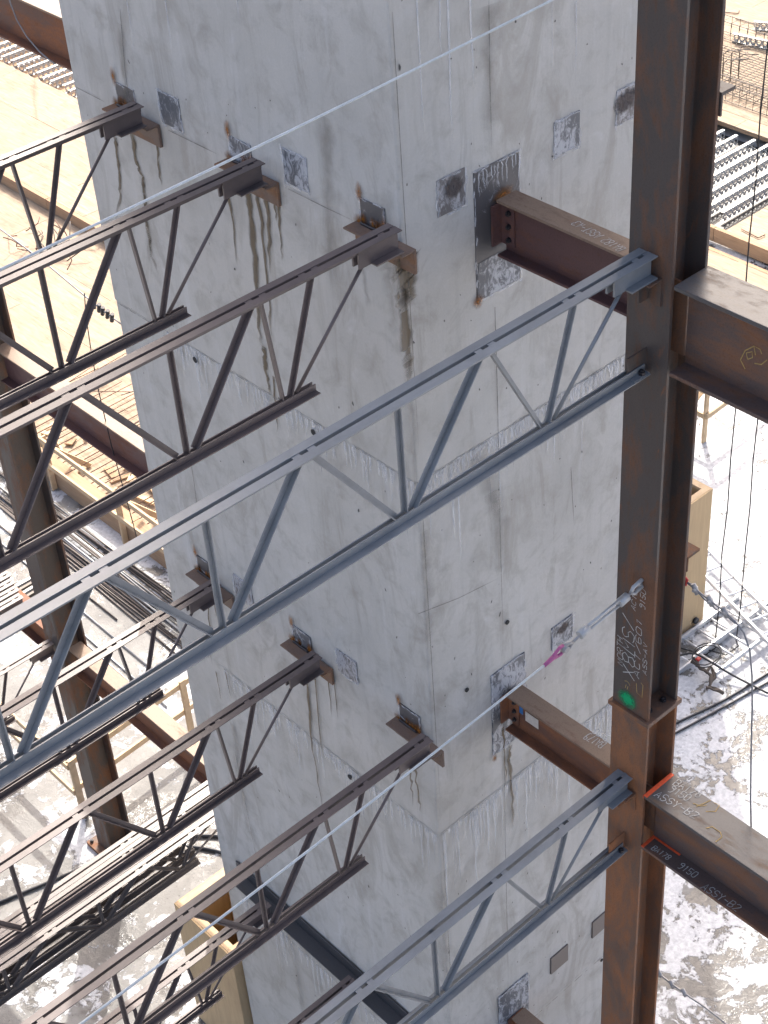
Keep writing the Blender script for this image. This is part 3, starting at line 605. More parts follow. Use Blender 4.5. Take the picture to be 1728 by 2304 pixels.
# ================================================================== JOISTS (along X)
def make_joist(m, bot_end, node0, node1, pitch, top0, v1top, length=9.6, tie=False, dep=0.745, lg=0.048, gp_=0.011):
    """open-web joist; local origin at the end of its top chord, x runs out from the core"""
    root = empty('steel_joist'); t_ = 0.0065
    for s in (-1, 1):
        pr = [(gp_ * s, 0), ((gp_ + lg) * s, 0), ((gp_ + lg) * s, -t_), ((gp_ + t_) * s, -t_), ((gp_ + t_) * s, -lg), (gp_ * s, -lg)]
        if s < 0: pr = pr[::-1]
        MB().sect(pr, (0, 0, 0), (length, 0, 0)).build('top_chord_angle', m, root)
        pr = [(gp_ * s, -dep), ((gp_ + lg - .004) * s, -dep), ((gp_ + lg - .004) * s, -dep + t_), ((gp_ + t_) * s, -dep + t_), ((gp_ + t_) * s, -dep + lg), (gp_ * s, -dep + lg)]
        if s > 0: pr = pr[::-1]
        MB().sect(pr, (bot_end, 0, 0), (length, 0, 0)).build('bottom_chord_angle', m, root)
        mb = MB(); y0, y1 = sorted((s * (gp_ + t_ + 0.001), s * (gp_ + 0.020))); mb.box(0.012, 0.30, y0, y1, -0.13, -t_ - 0.0005); mb.box(0.012, 0.215, min(y1, y0) if s < 0 else y0, y1, -0.13, -0.12)
        ya, yb = sorted((s * (gp_ + 0.0205), s * 0.078)); mb.box(0.012, 0.215, ya, yb, -0.13, -0.12); mb.build('bearing_seat', m, root)
    def ang(p0, p1, sz, nm):
        k = sz; th = 0.006
        MB().sect([(-k / 2, -k / 2), (k / 2, -k / 2), (k / 2, -k / 2 + th), (-k / 2 + th, -k / 2 + th), (-k / 2 + th, k / 2), (-k / 2, k / 2)], p0, p1, (0, 1, 0)).build(nm, m, root)
    zt, zb_ = -0.035, -dep + 0.05
    MB().tube([(0.17 + (0.05 if not tie else 0), 0, -0.10), (node0 - 0.06, 0, zb_)], 0.0115, 8).build('end_rod', m, root)
    ang((v1top, 0, zt), (node0 - 0.015, 0, zb_), 0.027, 'web_vertical'); ang((node0 + 0.03, 0, zb_), (top0 - 0.035, 0, zt), 0.029, 'web_diagonal')
    x = node1; tp = top0; tops = [top0]
    while x < length - 0.5:
        ang((tp + 0.04, 0, zt), (x - 0.055, 0, zb_), 0.036, 'web_diagonal'); ang((x, 0, zt), (x, 0, zb_), 0.027, 'web_vertical')
        nx = x + pitch / 2
        ang((x + 0.055, 0, zb_), (nx - 0.04, 0, zt), 0.036, 'web_diagonal'); tp = nx; tops.append(tp); x += pitch
    for q in tops + [0.06, v1top + 0.02]:
        for dx in (-0.045, 0.045):
            MB().box(q + dx - 0.022, q + dx + 0.022, -gp_, gp_, -0.014, -0.004).build('filler_block', m, root)
    if tie:
        MB().box(0.012, 0.14, gp_ + 0.007, 0.056, -dep + 0.0068, -dep + 0.013).build('tie_plate', m, root)
        for dy in (-0.035, 0.035): hexbolt(MB(), (0.055, dy, -dep + (0.013 if dy > 0 else 0.0068)), (0, 0, 1), 0.02, 0.02).build('bolt', 'bolt', root)
    return root
JA = make_joist(M['joist_brown'], 0.67, 0.855, 1.555, 1.15, 0.99, 0.61)
JB = make_joist(M['joist_grey'], 0.012, 0.79, 1.81, 1.155, 1.22, 0.575, tie=True, lg=0.053, gp_=0.012)
M['joist_sunlit'] = m_primer('joist_sunlit_primer', (0.135, 0.115, 0.105), (0.22, 0.19, 0.17), 0.4)  # paler copy of the joist primer, sunlight put into its colour
JC = make_joist(M['joist_sunlit'], 0.77, 0.96, 1.92, 1.08, 1.40, 0.73, dep=0.44)
used = set()
def joist(proto, x, y, z, label, group=None):
    o = proto if proto.name not in used else copy_tree(proto); used.add(o.name if o is not proto else proto.name)
    o.location = (x, y, z); tag(o, label, 'steel joist', group); return o
Z1, Z2, Z3 = H - 4.47, H - 8.50, H - 12.47
joist(JA, 0.10, -2.33, Z1, 'dark brown upper joist seated nearest the far edge of the core')
joist(JA, 0.09, -1.13, Z1, 'dark brown upper joist on the middle seat of its row, long drips below')
joist(JA, 0.10, 0.065, Z1, 'dark brown upper joist on the seat overhanging the core corner')
joist(JB, XF + 0.012, YC - 0.005, Z1, 'blue grey painted joist bolted to the upper column shaft')
joist(JA, 0.10, -2.33, Z2, 'half sunlit joist of the second row nearest the far edge of the core')
joist(JA, 0.09, -1.13, Z2, 'brown joist on the middle seat of the second row')
joist(JA, 0.10, 0.065, Z2, 'brown joist of the second row seated at the core corner')
joist(JB, XF + 0.012, YC - 0.005, Z2, 'blue grey painted joist bolted to the lower rusty column shaft')
joist(JA, 0.12, -2.33, Z3, 'joist on the long ledger angle above the plywood box form')
joist(JA, 0.12, -1.13, Z3, 'joist on the long ledger angle, nearer the core corner')
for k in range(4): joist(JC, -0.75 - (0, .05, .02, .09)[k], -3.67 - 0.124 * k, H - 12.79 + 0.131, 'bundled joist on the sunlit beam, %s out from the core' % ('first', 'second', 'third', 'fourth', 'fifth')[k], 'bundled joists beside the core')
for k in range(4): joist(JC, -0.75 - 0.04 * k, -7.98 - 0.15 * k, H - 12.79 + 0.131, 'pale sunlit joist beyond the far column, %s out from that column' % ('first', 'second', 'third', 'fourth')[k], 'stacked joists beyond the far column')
joist(JA, XL + 0.17 + 0.012, YL, Z3 - 0.24, 'dark joist end framing into the far column')

# ================================================================== CABLES AND RIGGING
def cable(name, label, pts, rad, m, cat='cable'):
    return tag(MB().tube(pts, rad, 8).build(name, m), label, cat)
def sag(a, b, s, n=24):
    a, b = Vector(a), Vector(b); return [a.lerp(b, k / n) - Vector((0, 0, s * 4 * (k / n) * (1 - k / n))) for k in range(n + 1)]
zc = H - 2.80
cable('safety_cable', 'pale safety cable stretched across the upper concrete wall', sag((XF, 1.33, zc), (9.5, 1.33, zc), 0.14, 30), 0.0056, 'cable')
# turnbuckle on the column with the lower safety cable
y_ = 1.33; P_ = lambda px, py: on(1, y_, px, py)
tb = empty('turnbuckle', P_(1447, 1310)); tl = tb.location; tag(tb, 'galvanised turnbuckle with pink shackle hooked to the column', 'turnbuckle')
A = Vector((XF + 0.005, y_, P_(1447, 1310).z)); Bp = P_(1404, 1348); Cp = P_(1311, 1423); Dp = P_(1283, 1450); Ep = P_(1268, 1458); Fp = P_(1232, 1491)
ey = MB(); ey.box(XF, XF + 0.012, y_ - 0.03, y_ + 0.03, A.z - 0.04, A.z + 0.04)
tk = MB(); tk.tube([A, A + Vector((0.03, 0, 0))], 0.012, 10); tk.build('pin', 'galv_d', tb, tl)
dr = (Bp - A).normalized(); up = Vector((0, 1, 0)); sd = dr.cross(up)
jw = MB()
for s in (-1, 1): jw.tube([A + dr * 0.10, A + dr * 0.075 + sd * 0.028 * s, A + dr * 0.0 + sd * 0.028 * s, A - dr * 0.012 + sd * 0.022 * s], [0.012, 0.013, 0.014, 0.011], 8)
jw.build('jaw', 'galv', tb, tl)
MB().tube([A + dr * 0.09, Bp.lerp(Cp, 0.12)], 0.0095, 8).build('threaded_rod', 'galv_d', tb, tl)
bd = MB()
for s in (-1, 1): bd.tube([Bp + sd * 0.022 * s, Cp + sd * 0.022 * s], 0.0095, 8)
bd.tube([Bp - dr * 0.03, Bp + dr * 0.045], 0.029, 10); bd.tube([Cp - dr * 0.045, Cp + dr * 0.03], 0.029, 10); bd.build('turnbuckle_body', 'galv', tb, tl)
MB().tube([Bp.lerp(Cp, 0.85), Dp], 0.0095, 8).build('threaded_rod', 'galv_d', tb, tl)
jw = MB()
for s in (-1, 1): jw.tube([Dp - dr * 0.02, Dp + dr * 0.01 + sd * 0.02 * s, Ep + dr * 0.02 + sd * 0.02 * s], 0.012, 8)
jw.tube([Ep + up * 0.03, Ep - up * 0.03], 0.022, 10); jw.build('jaw', 'galv_d', tb, tl)
sh = MB(); pr = (Fp - Ep).normalized(); sd2 = pr.cross(up)
sh.tube([Ep + sd2 * 0.024, Ep + pr * 0.03 + sd2 * 0.030, Ep + pr * 0.08 + sd2 * 0.014, Fp - pr * 0.04, Ep + pr * 0.08 - sd2 * 0.014, Ep + pr * 0.03 - sd2 * 0.030, Ep - sd2 * 0.024], 0.011, 8)
sh.tube([Fp - pr * 0.075, Fp + pr * 0.03], [0.017, 0.012], 8); sh.build('pink_shackle', 'pink', tb, tl)
cable('safety_cable', 'pale safety cable running down from the pink shackle', sag(Fp, (9.5, 1.33, H - 6.75), 0.17, 30), 0.0075, 'cable')
# red shackle, clips and drooping tail on the back of the column
xs = XC - 0.155; Pr = lambda zx, zy: on(0, xs - 0.02, 1200 + zx / 3.142, 1240 + zy / 3.142)
tail = empty('wire_rope_tail', Pr(1060, 210)); tq = tail.location; tag(tail, 'wire rope tail with red shackle and clips drooping from the back of the column', 'cable')
tp = [Pr(*q) for q in ((1075, 215), (1145, 268), (1250, 350), (1355, 430), (1430, 500), (1490, 580), (1530, 700), (1546, 880), (1548, 1100), (1540, 1400), (1536, 1750), (1540, 1960))]
MB().tube(tp, 0.0058, 8).build('rope', 'cable_d', tail, tq)
MB().tube([Pr(*q) for q in ((1075, 215), (1120, 235), (1200, 330), (1290, 410), (1380, 470), (1440, 520))], 0.0055, 8).build('rope_return', 'cable_d', tail, tq)
MB().tube([Pr(*q) for q in ((975, 160), (985, 195), (1030, 232), (1078, 236), (1085, 205), (1062, 178))], 0.012, 8).build('red_shackle', 'red', tail, tq)
for q in ((1145, 268), (1250, 350), (1355, 430)):
    c = Pr(*q); mb = MB(); mb.tube([c + Vector((0, -0.02, 0.03)), c + Vector((0, 0.02, -0.03))], 0.017, 8); mb.tube([c + Vector((-0.03, -0.012, -0.012)), c + Vector((0.035, 0.012, 0.012))], 0.010, 6); mb.build('rope_clip', 'galv_d', tail, tq)
# second tail near the column foot
Pr2 = lambda zx, zy: on(0, xs - 0.02, 1420 + zx / 5.386, 1900 + zy / 5.386)
t2 = empty('wire_rope_tail', Pr2(200, 1450)); t2l = t2.location; tag(t2, 'taut grey wire rope leaving the lower column by a red shackle', 'cable')
MB().tube([Pr2(*q) for q in ((210, 1470), (330, 1560), (480, 1680), (640, 1800), (880, 1960), (1050, 2090), (1250, 2260), (1500, 2480))], 0.008, 8).build('rope', 'galv_d', t2, t2l)
MB().tube([Pr2(*q) for q in ((95, 1350), (130, 1420), (190, 1490), (235, 1470), (225, 1420))], 0.012, 8).build('red_shackle', 'red', t2, t2l)
for q in ((340, 1555), (490, 1690), (640, 1790)):
    c = Pr2(*q); MB().tube([c + Vector((0, -0.02, 0.03)), c + Vector((0, 0.02, -0.03))], 0.016, 8).build('rope_clip', 'galv_d', t2, t2l)
# left: rope with clips and a hanging tail between far column and core
PL = lambda px, py: on(0, -0.72, px, py)
lr = empty('wire_rope', PL(255, 714)); ll = lr.location; tag(lr, 'thin wire rope with dark clips tied back behind the core edge', 'cable')
MB().tube([PL(*q) for q in ((-60, 468), (0, 515), (100, 590), (198, 672), (255, 716), (275, 731))], 0.007, 6).build('rope', 'cable_d', lr, ll)
for q in ((212, 684), (223, 692), (231, 699), (242, 706), (252, 714)):
    c = PL(*q); MB().tube([c + Vector((0.0, 0.015, 0.04)), c + Vector((0.0, -0.015, -0.045))], 0.019, 7).build('rope_clip', 'bolt', lr, ll)
MB().tube([PL(*q) for q in ((190, 660), (193, 708), (205, 790), (222, 880), (250, 1000), (278, 1100), (300, 1180), (314, 1235))], 0.005, 6).build('rope_tail', 'rope_black', lr, ll)
q_ = BX + 0.02 + 0.09
cable('tag_line', 'thin grey line draped over the rust red beam', [on(0, q_ + 0.012, *p_) for p_ in ((18, -12), (24, 8), (38, 45), (60, 82), (88, 115), (110, 134), (124, 144))], 0.006, 'cable_d', 'rope')
# two black ropes hanging by the ladders
for k, (px, py, lab) in enumerate(((1610, 1440, 'black hanging rope ending in a coil on the ladder'), (1656, 1440, 'black hanging rope falling beside the aluminium ladder'))):
    b0 = gp(px, py, 0.02); pts = [b0 + Vector((random.gauss(0, 0.012), random.gauss(0, 0.012), q * 0.8)) for q in range(0, 22)]
    pts = [b0 + Vector((0.5, -0.3, 0.012)), b0 + Vector((0.35, 0.1, 0.02)), b0 + Vector((0.1, 0.12, 0.03))] + pts[0:]
    cable('hanging_rope', lab, pts, 0.009, 'rope_black', 'rope')

# ================================================================== FORMWORK DECKS
rs = random.Random(3)
def deck(name, x0, x1, y0, y1, z, keep=None):
    base = MB(); base.box(x0, x1, y0, y1, z - 0.09, z - 0.022); par = base.build(name, 'lumber_x'); tag(par, kind='structure')
    me = None; x = x0; row = 0
    while x < x1 - 0.05:
        y = y0 - (1.22 if row % 2 else 0); wx = min(1.215, x1 - x - 0.005)
        while y < y1 - 0.05:
            ya, yb = max(y, y0), min(y + 2.434, y1 - 0.005)
            if yb - ya > 0.1 and (keep is None or keep((x + wx / 2), (ya + yb) / 2)):
                mb = MB(); mb.box(-wx / 2, wx / 2, -(yb - ya) / 2, (yb - ya) / 2, -0.01, 0.009); o = mb.build('plywood_sheet', 'ply', par)
                o.location = (x + wx / 2, (ya + yb) / 2, z - 0.009 + rs.uniform(-0.002, 0.004)); o.rotation_euler = (0, 0, rs.uniform(-0.003, 0.003))
            y += 2.44
        x += 1.22; row += 1
    return par
deck('formwork_deck', -9.62, -4.75, -29.0, -9.8, 0.12)
hi = deck('formwork_deck', -12.87, -9.73, -33.0, -18.0, 0.36)
deck('formwork_deck', -21.3, -12.88, -34.0, -20.0, 0.26, lambda x, y: False)
rd = deck('formwork_deck', -28.0, -21.45, -22.0, -5.0, 0.30)
deck('formwork_deck', -21.44, -17.8, -22.0, -14.0, 0.30); deck('formwork_deck', -21.44, -17.8, -10.85, -5.0, 0.30)
mb = MB(); mb.box(-21.44, -17.8, -13.99, -10.86, 0.002, 0.03); tag(mb.build('bay_shade_sheet', 'hose'), 'dark sheet of painted shade under the perforated channels in the deck bay', 'sheet of painted shade')  # dark sheet stands in for the shade between the channels
rd2 = deck('formwork_deck', -17.28, -16.2, -14.0, -6.0, 0.10)
for par, x, ya, yb, z0, z1 in ((hi, -9.675, -33, -18, 0.05, 0.37), (rd, -17.74, -22, -5, 0.05, 0.34), (rd, -17.35, -22, -5, 0.02, 0.13)):
    y = ya
    while y < yb:
        mb = MB(); mb.box(x - 0.05, x + 0.05, y, min(y + 3.65, yb), z0, z1); mb.build('edge_plank', 'lumber_x', par, par.location, 0.004); y += 3.66
# loose boards on the right edge
for (px, py, ln, an, lab) in ((1640, 598, 2.6, 88, 'loose plywood offcut lying below the deck edge'), (1702, 640, 1.6, 80, 'second plywood offcut lying by the big beam')):
    c = gp(px, py, 0.13); mb = MB(); mb.box(-0.3, 0.3, -ln / 2, ln / 2, 0, 0.018); o = tag(mb.build('plywood_offcut', 'ply'), lab, 'board'); o.location = (c.x, c.y, 0.106 if px < 1700 else 0.127); o.rotation_euler = (0, 0, math.radians(an - 90))
# perforated channels
def channel(length):
    mb = MB(); hgt, pit, n = 0.20, 0.145, int(length / 0.145)
    for i in range(n):                      # web strip with a real hole in every bay
        x0 = i * pit; cx, cz = x0 + pit / 2, hgt / 2; ring = []; K = 8
        for k in range(K):
            th = 2 * math.pi * (k + 0.5) / K; ring.append((cx + 0.046 * math.cos(th), 0, cz + 0.046 * math.sin(th)))
        rect = []
        for k in range(K):
            th = 2 * math.pi * (k + 0.5) / K; c_, s_ = math.cos(th), math.sin(th)
            q = min((pit / 2) / max(1e-6, abs(c_)), (hgt / 2) / max(1e-6, abs(s_))); rect.append((cx + c_ * q, 0, cz + s_ * q))
        mb.add(ring + rect, [(k, (k + 1) % K, (k + 1) % K + K, k + K) for k in range(K)])
    ln = n * pit
    for z in (0.0, hgt - 0.004): mb.box(0, ln, -0.075, -0.001, z, z + 0.004)
    for z in (0.006, hgt - 0.022): mb.box(0, ln, -0.075, -0.071, z, z + 0.016)
    return mb
chm = channel(3.0).build('perforated_channel', 'galv'); first = [chm]
def put_channel(loc, rz, rx, lab, grp):
    o = first.pop() if first else chm.copy()
    if o is not chm: COL.objects.link(o)
    o.location = loc; o.rotation_euler = (rx, 0, rz); tag(o, lab, 'channel', grp)
for k in range(16):
    put_channel((-15.87 + rs.uniform(-0.06, 0.06), -31.4 + k * 0.36 + rs.uniform(-0.05, 0.05), 0.24), math.radians(rs.uniform(-1, 1)), 0 if k % 3 else 0.0, 'perforated galvanised channel in the long row behind the core edge', 'channels laid in the row behind the core')
for k in range(8):
    put_channel((-21.25 + 0.1 * rs.random(), -13.85 + k * 0.36 + rs.uniform(-0.03, 0.03), 0.10), math.radians(rs.uniform(-0.8, 0.8)), 0, 'perforated galvanised channel in the open deck bay, %s from the rebar mat side' % ('first', 'second', 'third', 'fourth', 'fifth', 'sixth', 'seventh', 'eighth')[k], 'channels in the open deck bay')
c = gp(1650, 92, 0.31); put_channel((c.x, c.y, 0.312), math.radians(100), 0, 'loose perforated channel propped on the plywood with sun through its holes', None)
c = gp(1690, 68, 0.31); put_channel((c.x - 0.1, c.y, 0.312), math.radians(118), 0, 'loose perforated channel behind the propped one', None)
# rebar: dowels, mats, cage
dw = empty('dowel_row', (-4.7, -12, 0)); tag(dw, 'rows of thin rebar dowels sticking out over the plywood from the slab edge', 'rebar')
for k in range(34):
    y = -16.2 + k * 0.2 + rs.uniform(-0.04, 0.04); z = 0.26 + rs.uniform(-0.03, 0.05)
    MB().tube([(-4.55, y, z), (-6.9 + rs.uniform(-0.3, 0.2), y + rs.uniform(-0.05, 0.05), z + rs.uniform(-0.02, 0.03))], 0.009, 5).build('dowel_bar', 'rebar_rust', dw, dw.location)
sb = MB(); sb.box(-4.73, -4.48, -17, -9.3, 0, 0.31); tag(sb.build('slab_edge_form', 'lumber_x'), 'long timber slab edge form under the guardrail', 'edge form')
for k in range(34):
    o = MB(); x = rs.gauss(-3.85, 0.17); y0 = -14.6 + rs.uniform(-0.5, 0.5); ln = rs.uniform(4.2, 5.6); a = rs.gauss(0, 0.012); z = 0.02 + max(0, 0.10 - abs(x + 3.85) * 0.3) * rs.random()
    o.tube([(x, y0, z), (x + a * ln / 2 + rs.gauss(0, 0.01), y0 + ln / 2, z), (x + a * ln, y0 + ln, z)], rs.choice((0.010, 0.013, 0.016)), 6)
    tag(o.build('steel_bar', rs.choice(('rebar', 'rebar_pale', 'rebar'))), 'long steel bar in the loose pile inside the guardrail', 'rebar', 'bars in the loose pile')
for k, (x, y0, y1) in enumerate(((-3.05, -14.5, -9.5), (-2.75, -11.6, -8.6), (-2.66, -11.8, -8.4))):
    tag(MB().tube([(x, y0, 0.02), (x + 0.06, y1, 0.02)], 0.014, 6).build('steel_bar', 'rebar_pale'), 'pale bar lying apart on the slab beside the pile', 'rebar', 'bars lying apart')
for k in range(7):
    mb = MB(); mb.bar((-0.5, 0, 0), (0.5, 0, 0), 0.05, 0.05); o = mb.build('steel_flat_bar', 'rebar' if k % 2 else 'rebar_pale'); o.location = (-2.45 + rs.uniform(-.1, .1), -12.35 + k * 0.11, 0.026); o.rotation_euler = (0, 0, rs.uniform(-0.05, 0.05)); tag(o, 'short square steel bar in the small stack near the far column', 'steel bar', 'short bars near the far column')
mt = empty('rebar_mat', (-23.4, -14.2, 0.35)); tag(mt, 'woven rebar mat lying on the plywood behind the column', 'rebar mat'); mo = mt.location
for k in range(18): MB().tube([(-24.5 + k * 0.11, -17.5, 0.35), (-24.5 + k * 0.11, -10.5, 0.35)], 0.008, 5).build('mat_bar', 'rebar', mt, mo)
for k in range(36): MB().tube([(-24.5, -17.4 + k * 0.19, 0.368), (-22.5, -17.4 + k * 0.19, 0.368)], 0.008, 5).build('cross_bar', 'rebar', mt, mo)
def cage(lab, x, y0, y1, hgt, n):
    cg = empty('rebar_cage', (x, (y0 + y1) / 2, 0.32)); tag(cg, lab, 'rebar cage'); co_ = cg.location
    for dx in (-0.16, 0.16):
        for z in (0.34, 0.32 + hgt): MB().tube([(x + dx, y0, z), (x + dx, y1, z)], 0.010, 5).build('long_bar', 'rebar', cg, co_)
    for k in range(n):
        y = y0 + 0.1 + (y1 - y0 - 0.2) * k / (n - 1); MB().tube([(x - 0.17, y, 0.46), (x - 0.17, y, 0.33 + hgt), (x + 0.17, y, 0.33 + hgt), (x + 0.17, y, 0.33), (x - 0.17, y, 0.33)], 0.007, 5).build('stirrup', 'rebar', cg, co_)
cage('tall rebar cage of close stirrups at the back edge of the mat', -25.0, -18, -11, 0.42, 30); cage('low rebar cage of close stirrups along the front of the mat', -22.4, -17.4, -10, 0.40, 40)
for k in range(6):
    c = gp(1625 + 18 * (k % 3), 190 - 6 * k, 0.37); h = 0.45 + 0.1 * rs.random()
    tag(MB().tube([(c.x, c.y, 0.37), (c.x, c.y, 0.37 + h), (c.x - 0.05, c.y + 0.06, 0.45 + h), (c.x - 0.2, c.y + 0.35, 0.47 + h)], 0.011, 6).build('hooked_bar', 'rebar'), 'hooked starter bar standing in the rebar mat', 'rebar', 'hooked starter bars')
for k, (pa, pb) in enumerate((((1590, 24), (1660, 30)), ((1655, 42), (1728, 60)), ((1668, 515), (1706, 535)))):
    a, b = gp(*pa, 0.325), gp(*pb, 0.325); tag(MB().tube([a, b, b + (b - a).cross(Vector((0, 0, 1))).normalized() * -0.18], 0.012, 6).build('bent_bar', 'rebar_rust'), ('bent rebar offcut lying at the far back of the plywood', 'bent rebar offcut lying by the loose channels', 'bent rebar offcut lying near the deck edge')[k], 'rebar')
for k in range(26):                        # crossing loose bars over the dowels
    y = rs.uniform(-16, -9.8); x = rs.uniform(-6.6, -4.9); an = math.radians(rs.gauss(8, 16)); ln = rs.uniform(0.5, 1.9); z = 0.30 + rs.uniform(0, 0.04)
    MB().tube([(x, y, z), (x - ln * math.cos(an), y + ln * math.sin(an), z + 0.01)], 0.008, 5).build('loose_bar', 'rebar_rust' if k % 2 else 'rebar', dw, dw.location)
for k in range(30):                        # timber offcuts
    x, y = rs.uniform(-5.9, -4.9), rs.uniform(-15.5, -10.0); ln = rs.uniform(0.15, 0.7); wd = rs.choice((0.04, 0.09, 0.14))
    mb = MB(); mb.box(-ln / 2, ln / 2, -wd / 2, wd / 2, 0, 0.03); o = mb.build('timber_offcut', 'lumber' if k % 3 else 'lumber_x'); o.location = (x, y, 0.125 + 0.002 * k); o.rotation_euler = (0, 0, rs.uniform(0, 3.1))
    tag(o, 'small timber offcut scattered under the rebar dowels', 'offcut', 'timber offcuts under the dowels')
# heap of bent bars on the left deck
for k in range(22):
    c = gp(110, 560, 0.15); an = rs.uniform(0, 6.28); ln = rs.uniform(0.25, 0.8); dx, dy = math.cos(an), math.sin(an); z = 0.15 + 0.02 * k * 0.5
    x, y = c.x + rs.gauss(0, 0.25), c.y + rs.gauss(0, 0.55)
    tag(MB().tube([(x, y, 0.15 + rs.uniform(0, .04)), (x + dx * ln * 0.6, y + dy * ln * 0.6, z + 0.03), (x + dx * ln * 0.8 - dy * 0.15, y + dy * ln * 0.8 + dx * 0.15, z + rs.uniform(0, 0.25))], 0.012, 6).build('bent_bar', 'rebar_rust' if k % 3 else 'rebar'), 'bent rebar piece in the scattered heap on the left plywood', 'rebar', 'bent rebar heap on the left plywood')

# ================================================================== TIMBER GUARDRAILS
def guardrail(label, posts, rails, brace=()):
    e = empty('timber_guardrail', posts[0]); tag(e, label, 'guardrail'); lo = e.location
    for (x, y, z0), h in posts_h(posts): MB().bar((x, y, z0), (x, y, z0 + h), 0.09, 0.04, (0, 1, 0)).build('post', 'lumber', e, lo, 0.003)
    for a, b in rails: MB().bar(a, b, 0.04, 0.09).build('rail', 'lumber', e, lo, 0.003)
    for a, b in brace: MB().bar(a, b, 0.04, 0.09).build('brace', 'lumber', e, lo, 0.003)
def posts_h(ps): return [((p[0], p[1], p[2]), 1.08) for p in ps]
guardrail('long timber guardrail with cross rails in front of the rebar dowels', [(-4.42, y, 0.0) for y in (-15.9, -14.0, -12.0, -10.0)], [((-4.375, -16.4, z), (-4.375, -9.4, z)) for z in (1.03, 0.55)],
          [((-4.36, y, 0.95), (-5.1, y + 0.12, 0.14)) for y in (-14.05, -12.05, -10.05)])
guardrail('timber guardrail corner standing beside the far column foot', [(-0.74, -7.78, 0), (-2.6, -7.9, 0), (-0.74, -10.0, 0)], [((-0.69, -7.83, z), (-2.9, -7.95, z)) for z in (0.98, 0.5)] + [((-0.69, -7.78, z), (-0.69, -10.6, z)) for z in (0.98, 0.5)])
guardrail('timber guardrail on the snow beyond the deep outer beam', [(-12.55, -7.1, 0), (-14.6, -7.2, 0), (-12.55, -9.3, 0)], [((-12.50, -7.05, z), (-15.2, -7.15, z)) for z in (1.03, 0.55)] + [((-12.5, -7.1, z), (-12.5, -10.0, z)) for z in (1.03, 0.55)], [((-12.6, -7.2, 1.0), (-13.3, -7.9, 0.05))])
guardrail('short timber guardrail against the far side of the core', [(-2.55, -6.4, 0), (-2.55, -5.0, 0)], [((-2.5, -6.6, z), (-2.5, -4.7, z)) for z in (0.95, 0.5)])

# ================================================================== PLYWOOD BOX FORMS
def box_form(label, x0, x1, y0, y1, h, open_side=None, rim=True):
    e = empty('plywood_box_form', ((x0 + x1) / 2, (y0 + y1) / 2, 0)); tag(e, label, 'box form'); lo = e.location; t = 0.019
    for a in ((x0, x1, y0, y0 + t), (x0, x1, y1 - t, y1), (x0, x0 + t, y0 + t + 0.001, y1 - t - 0.001), (x1 - t, x1, y0 + t + 0.001, y1 - t - 0.001)):
        mb = MB(); mb.box(*a, 0.0, h); mb.build('plywood_panel', 'ply_v', e, lo)
    for a in ((x0 + 0.02, x1 - 0.02, y0 + 0.021, y0 + 0.11), (x0 + 0.02, x1 - 0.02, y1 - 0.11, y1 - 0.021), (x1 - 0.11, x1 - 0.021, y0 + 0.112, y1 - 0.112), (x0 + 0.021, x0 + 0.11, y0 + 0.112, y1 - 0.112)):
        mb = MB(); mb.box(*a, h - 0.04, h + 0.004); mb.build('rim_stud', 'lumber', e, lo)
    return e
box_form('tall plywood box form with open timber rim beside the core foot', -0.62, 0.06, -4.30, -3.30, 2.08)
pf = box_form('plywood box form with open timber rim standing on snow behind the column', -9.20, -8.05, -5.0, -4.42, 2.38)
mb = MB(); mb.tube([(-9.0, -4.41, 0.12), (-9.0, -4.37, 0.12)], 0.05, 12); mb.build('wheel', 'hose', pf, pf.location)

# ================================================================== LADDERS, HOSES, SMALL THINGS
def ladder(label, a, b, wd, z, mtl='alu'):
    a, b = Vector((*a, z)), Vector((*b, z)); e = empty('ladder', a); tag(e, label, 'ladder'); dv = (b - a).normalized(); sd = Vector((-dv.y, dv.x, 0)); n = int((b - a).length / 0.3)
    for s in (-1, 1): MB().bar(a + sd * wd / 2 * s, b + sd * wd / 2 * s, 0.028, 0.075).build('rail', mtl, e, a)
    for k in range(n):
        p_ = a + dv * (0.15 + 0.3 * k); MB().tube([p_ - sd * (wd / 2 - 0.014), p_ + sd * (wd / 2 - 0.014)], 0.017, 8).build('rung', mtl, e, a)
ladder('aluminium ladder lying flat under the coiled black rope', (-8.35, -3.72), (-12.2, -3.60), 0.42, 0.12)
ladder('aluminium ladder lying on the snow between the form and the column', (-7.9, -4.15), (-9.9, -4.12), 0.40, 0.04)
ladder('aluminium ladder lying crosswise under the other two', (-10.1, -5.3), (-9.15, -2.4), 0.36, 0.202)
def hose(label, pts, rad=0.02):
    P = [Vector(p) for p in pts]; out = []
    for i in range(len(P) - 1):
        p0, p1, p2, p3 = P[max(i - 1, 0)], P[i], P[i + 1], P[min(i + 2, len(P) - 1)]
        for k in range(8):
            t = k / 8; out.append(0.5 * ((2 * p1) + (p2 - p0) * t + (2 * p0 - 5 * p1 + 4 * p2 - p3) * t * t + (3 * p1 - p0 - 3 * p2 + p3) * t ** 3))
    out.append(P[-1]); tag(MB().tube(out, rad, 8).build('hose', 'hose'), label, 'hose')
hose('black hose on the snow, the one nearer the ladders', [gp(1440, 1672, 0.025), gp(1515, 1630, 0.025), gp(1620, 1580, 0.025), gp(1728, 1515, 0.025), gp(1800, 1470, 0.025)], 0.017)
hose('black hose on the snow, the one nearer the outer beam', [gp(1440, 1690, 0.025), gp(1515, 1652, 0.025), gp(1630, 1590, 0.025), gp(1728, 1535, 0.025), gp(1800, 1500, 0.025)], 0.016)
hose('black hose curving on the slab behind the bundled joists', [gp(380, 1888, 0.025), gp(420, 1882, 0.025), gp(460, 1880, 0.025), gp(500, 1882, 0.025), gp(540, 1890, 0.025)], 0.026)
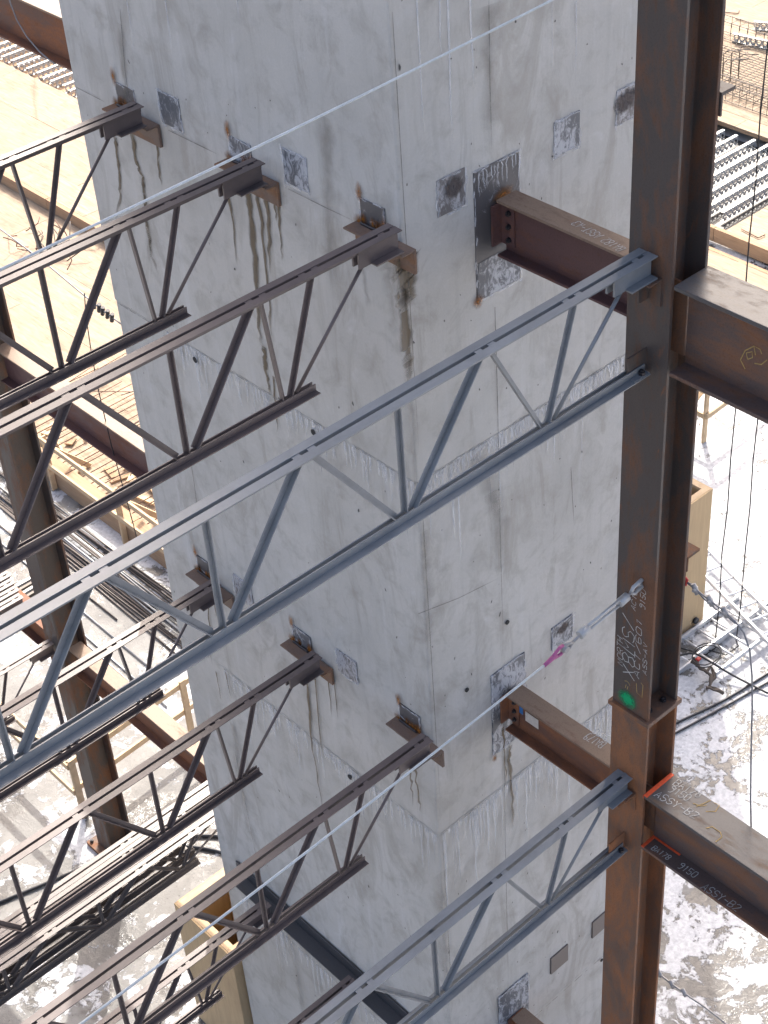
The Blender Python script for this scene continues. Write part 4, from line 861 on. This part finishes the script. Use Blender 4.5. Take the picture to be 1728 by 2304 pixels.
hose('second black hose curving on the slab behind the bundled joists', [gp(300, 1925, 0.025), gp(370, 1905, 0.025), gp(430, 1905, 0.025), gp(490, 1915, 0.025), gp(540, 1935, 0.025)], 0.026)
hose('long black hose lying across the wet slab', [gp(-40, 2045, 0.025), gp(60, 2005, 0.025), gp(180, 1955, 0.025), gp(300, 1900, 0.025)], 0.022)
hose('thin black cord beside the far column foot', [gp(262, 1760, 0.02), gp(275, 1820, 0.02), gp(285, 1850, 0.02), gp(297, 1876, 0.02)], 0.014)
hose('black cord looped on the ladders by the column', [gp(1520, 1478, 0.22), gp(1560, 1470, 0.22), gp(1600, 1490, 0.22), gp(1650, 1520, 0.1), gp(1728, 1560, 0.03)], 0.015)
c = gp(1590, 1478, 0.3); loop = [(c.x + 0.24 * math.cos(k * 0.5), c.y + 0.17 * math.sin(k * 0.5), 0.29 + 0.004 * k) for k in range(26)]
tag(MB().tube(loop, 0.008, 6).build('rope_coil', 'rope_black'), 'loose coil of black rope lying on the ladders', 'rope')
st = empty('safety_harness', gp(1590, 1520, 0.2)); s0 = st.location; tag(st, 'worn brown harness straps with red buckle heaped on the ladder', 'harness')
for k, pp in enumerate(([(1560, 1480), (1575, 1505), (1600, 1520), (1598, 1545), (1620, 1555)], [(1556, 1488), (1570, 1500), (1590, 1512), (1600, 1500), (1608, 1525), (1595, 1545)], [(1588, 1548), (1605, 1552), (1628, 1560)])):
    P = [gp(*q, 0.22 - 0.03 * i) for i, q in enumerate(pp)]
    Q_ = [p_ for a, b in zip(P[:-1], P[1:]) for p_ in (a, a.lerp(b, 0.5) + Vector((0, 0, 0.02)))] + [P[-1]]
    MB().tube(Q_, [0.022 + 0.008 * math.sin(q * 1.7 + k) for q in range(len(Q_))], 7).build('strap', 'leather', st, s0)
c = gp(1571, 1483, 0.25); mb = MB(); mb.box(c.x - 0.035, c.x + 0.035, c.y - 0.03, c.y + 0.03, c.z - 0.02, c.z + 0.02); mb.build('buckle', 'red', st, s0, 0.01)

# ================================================================== SECOND CORE, unseen, added behind to cast the shade over the snow on the right
e2 = empty('concrete_core', (-11.0, -9.4, 0)); tag(e2, 'unseen second concrete core added far behind the first to cast shade', 'concrete core')
for k in range(3):
    mb = MB(); mb.box(-12.55, -9.6, -10.8, -7.95, k * 3.0 + (0.001 if k else 0), k * 3.0 + 3.0); mb.build('wall_lift', 'concrete', e2, e2.location, 0.012)
for k in range(1):
    mb = MB(); mb.box(-11.6, -9.7, -10.7, -8.0, 9.001, 26.0); mb.build('wall_lift', 'concrete', e2, e2.location, 0.012)
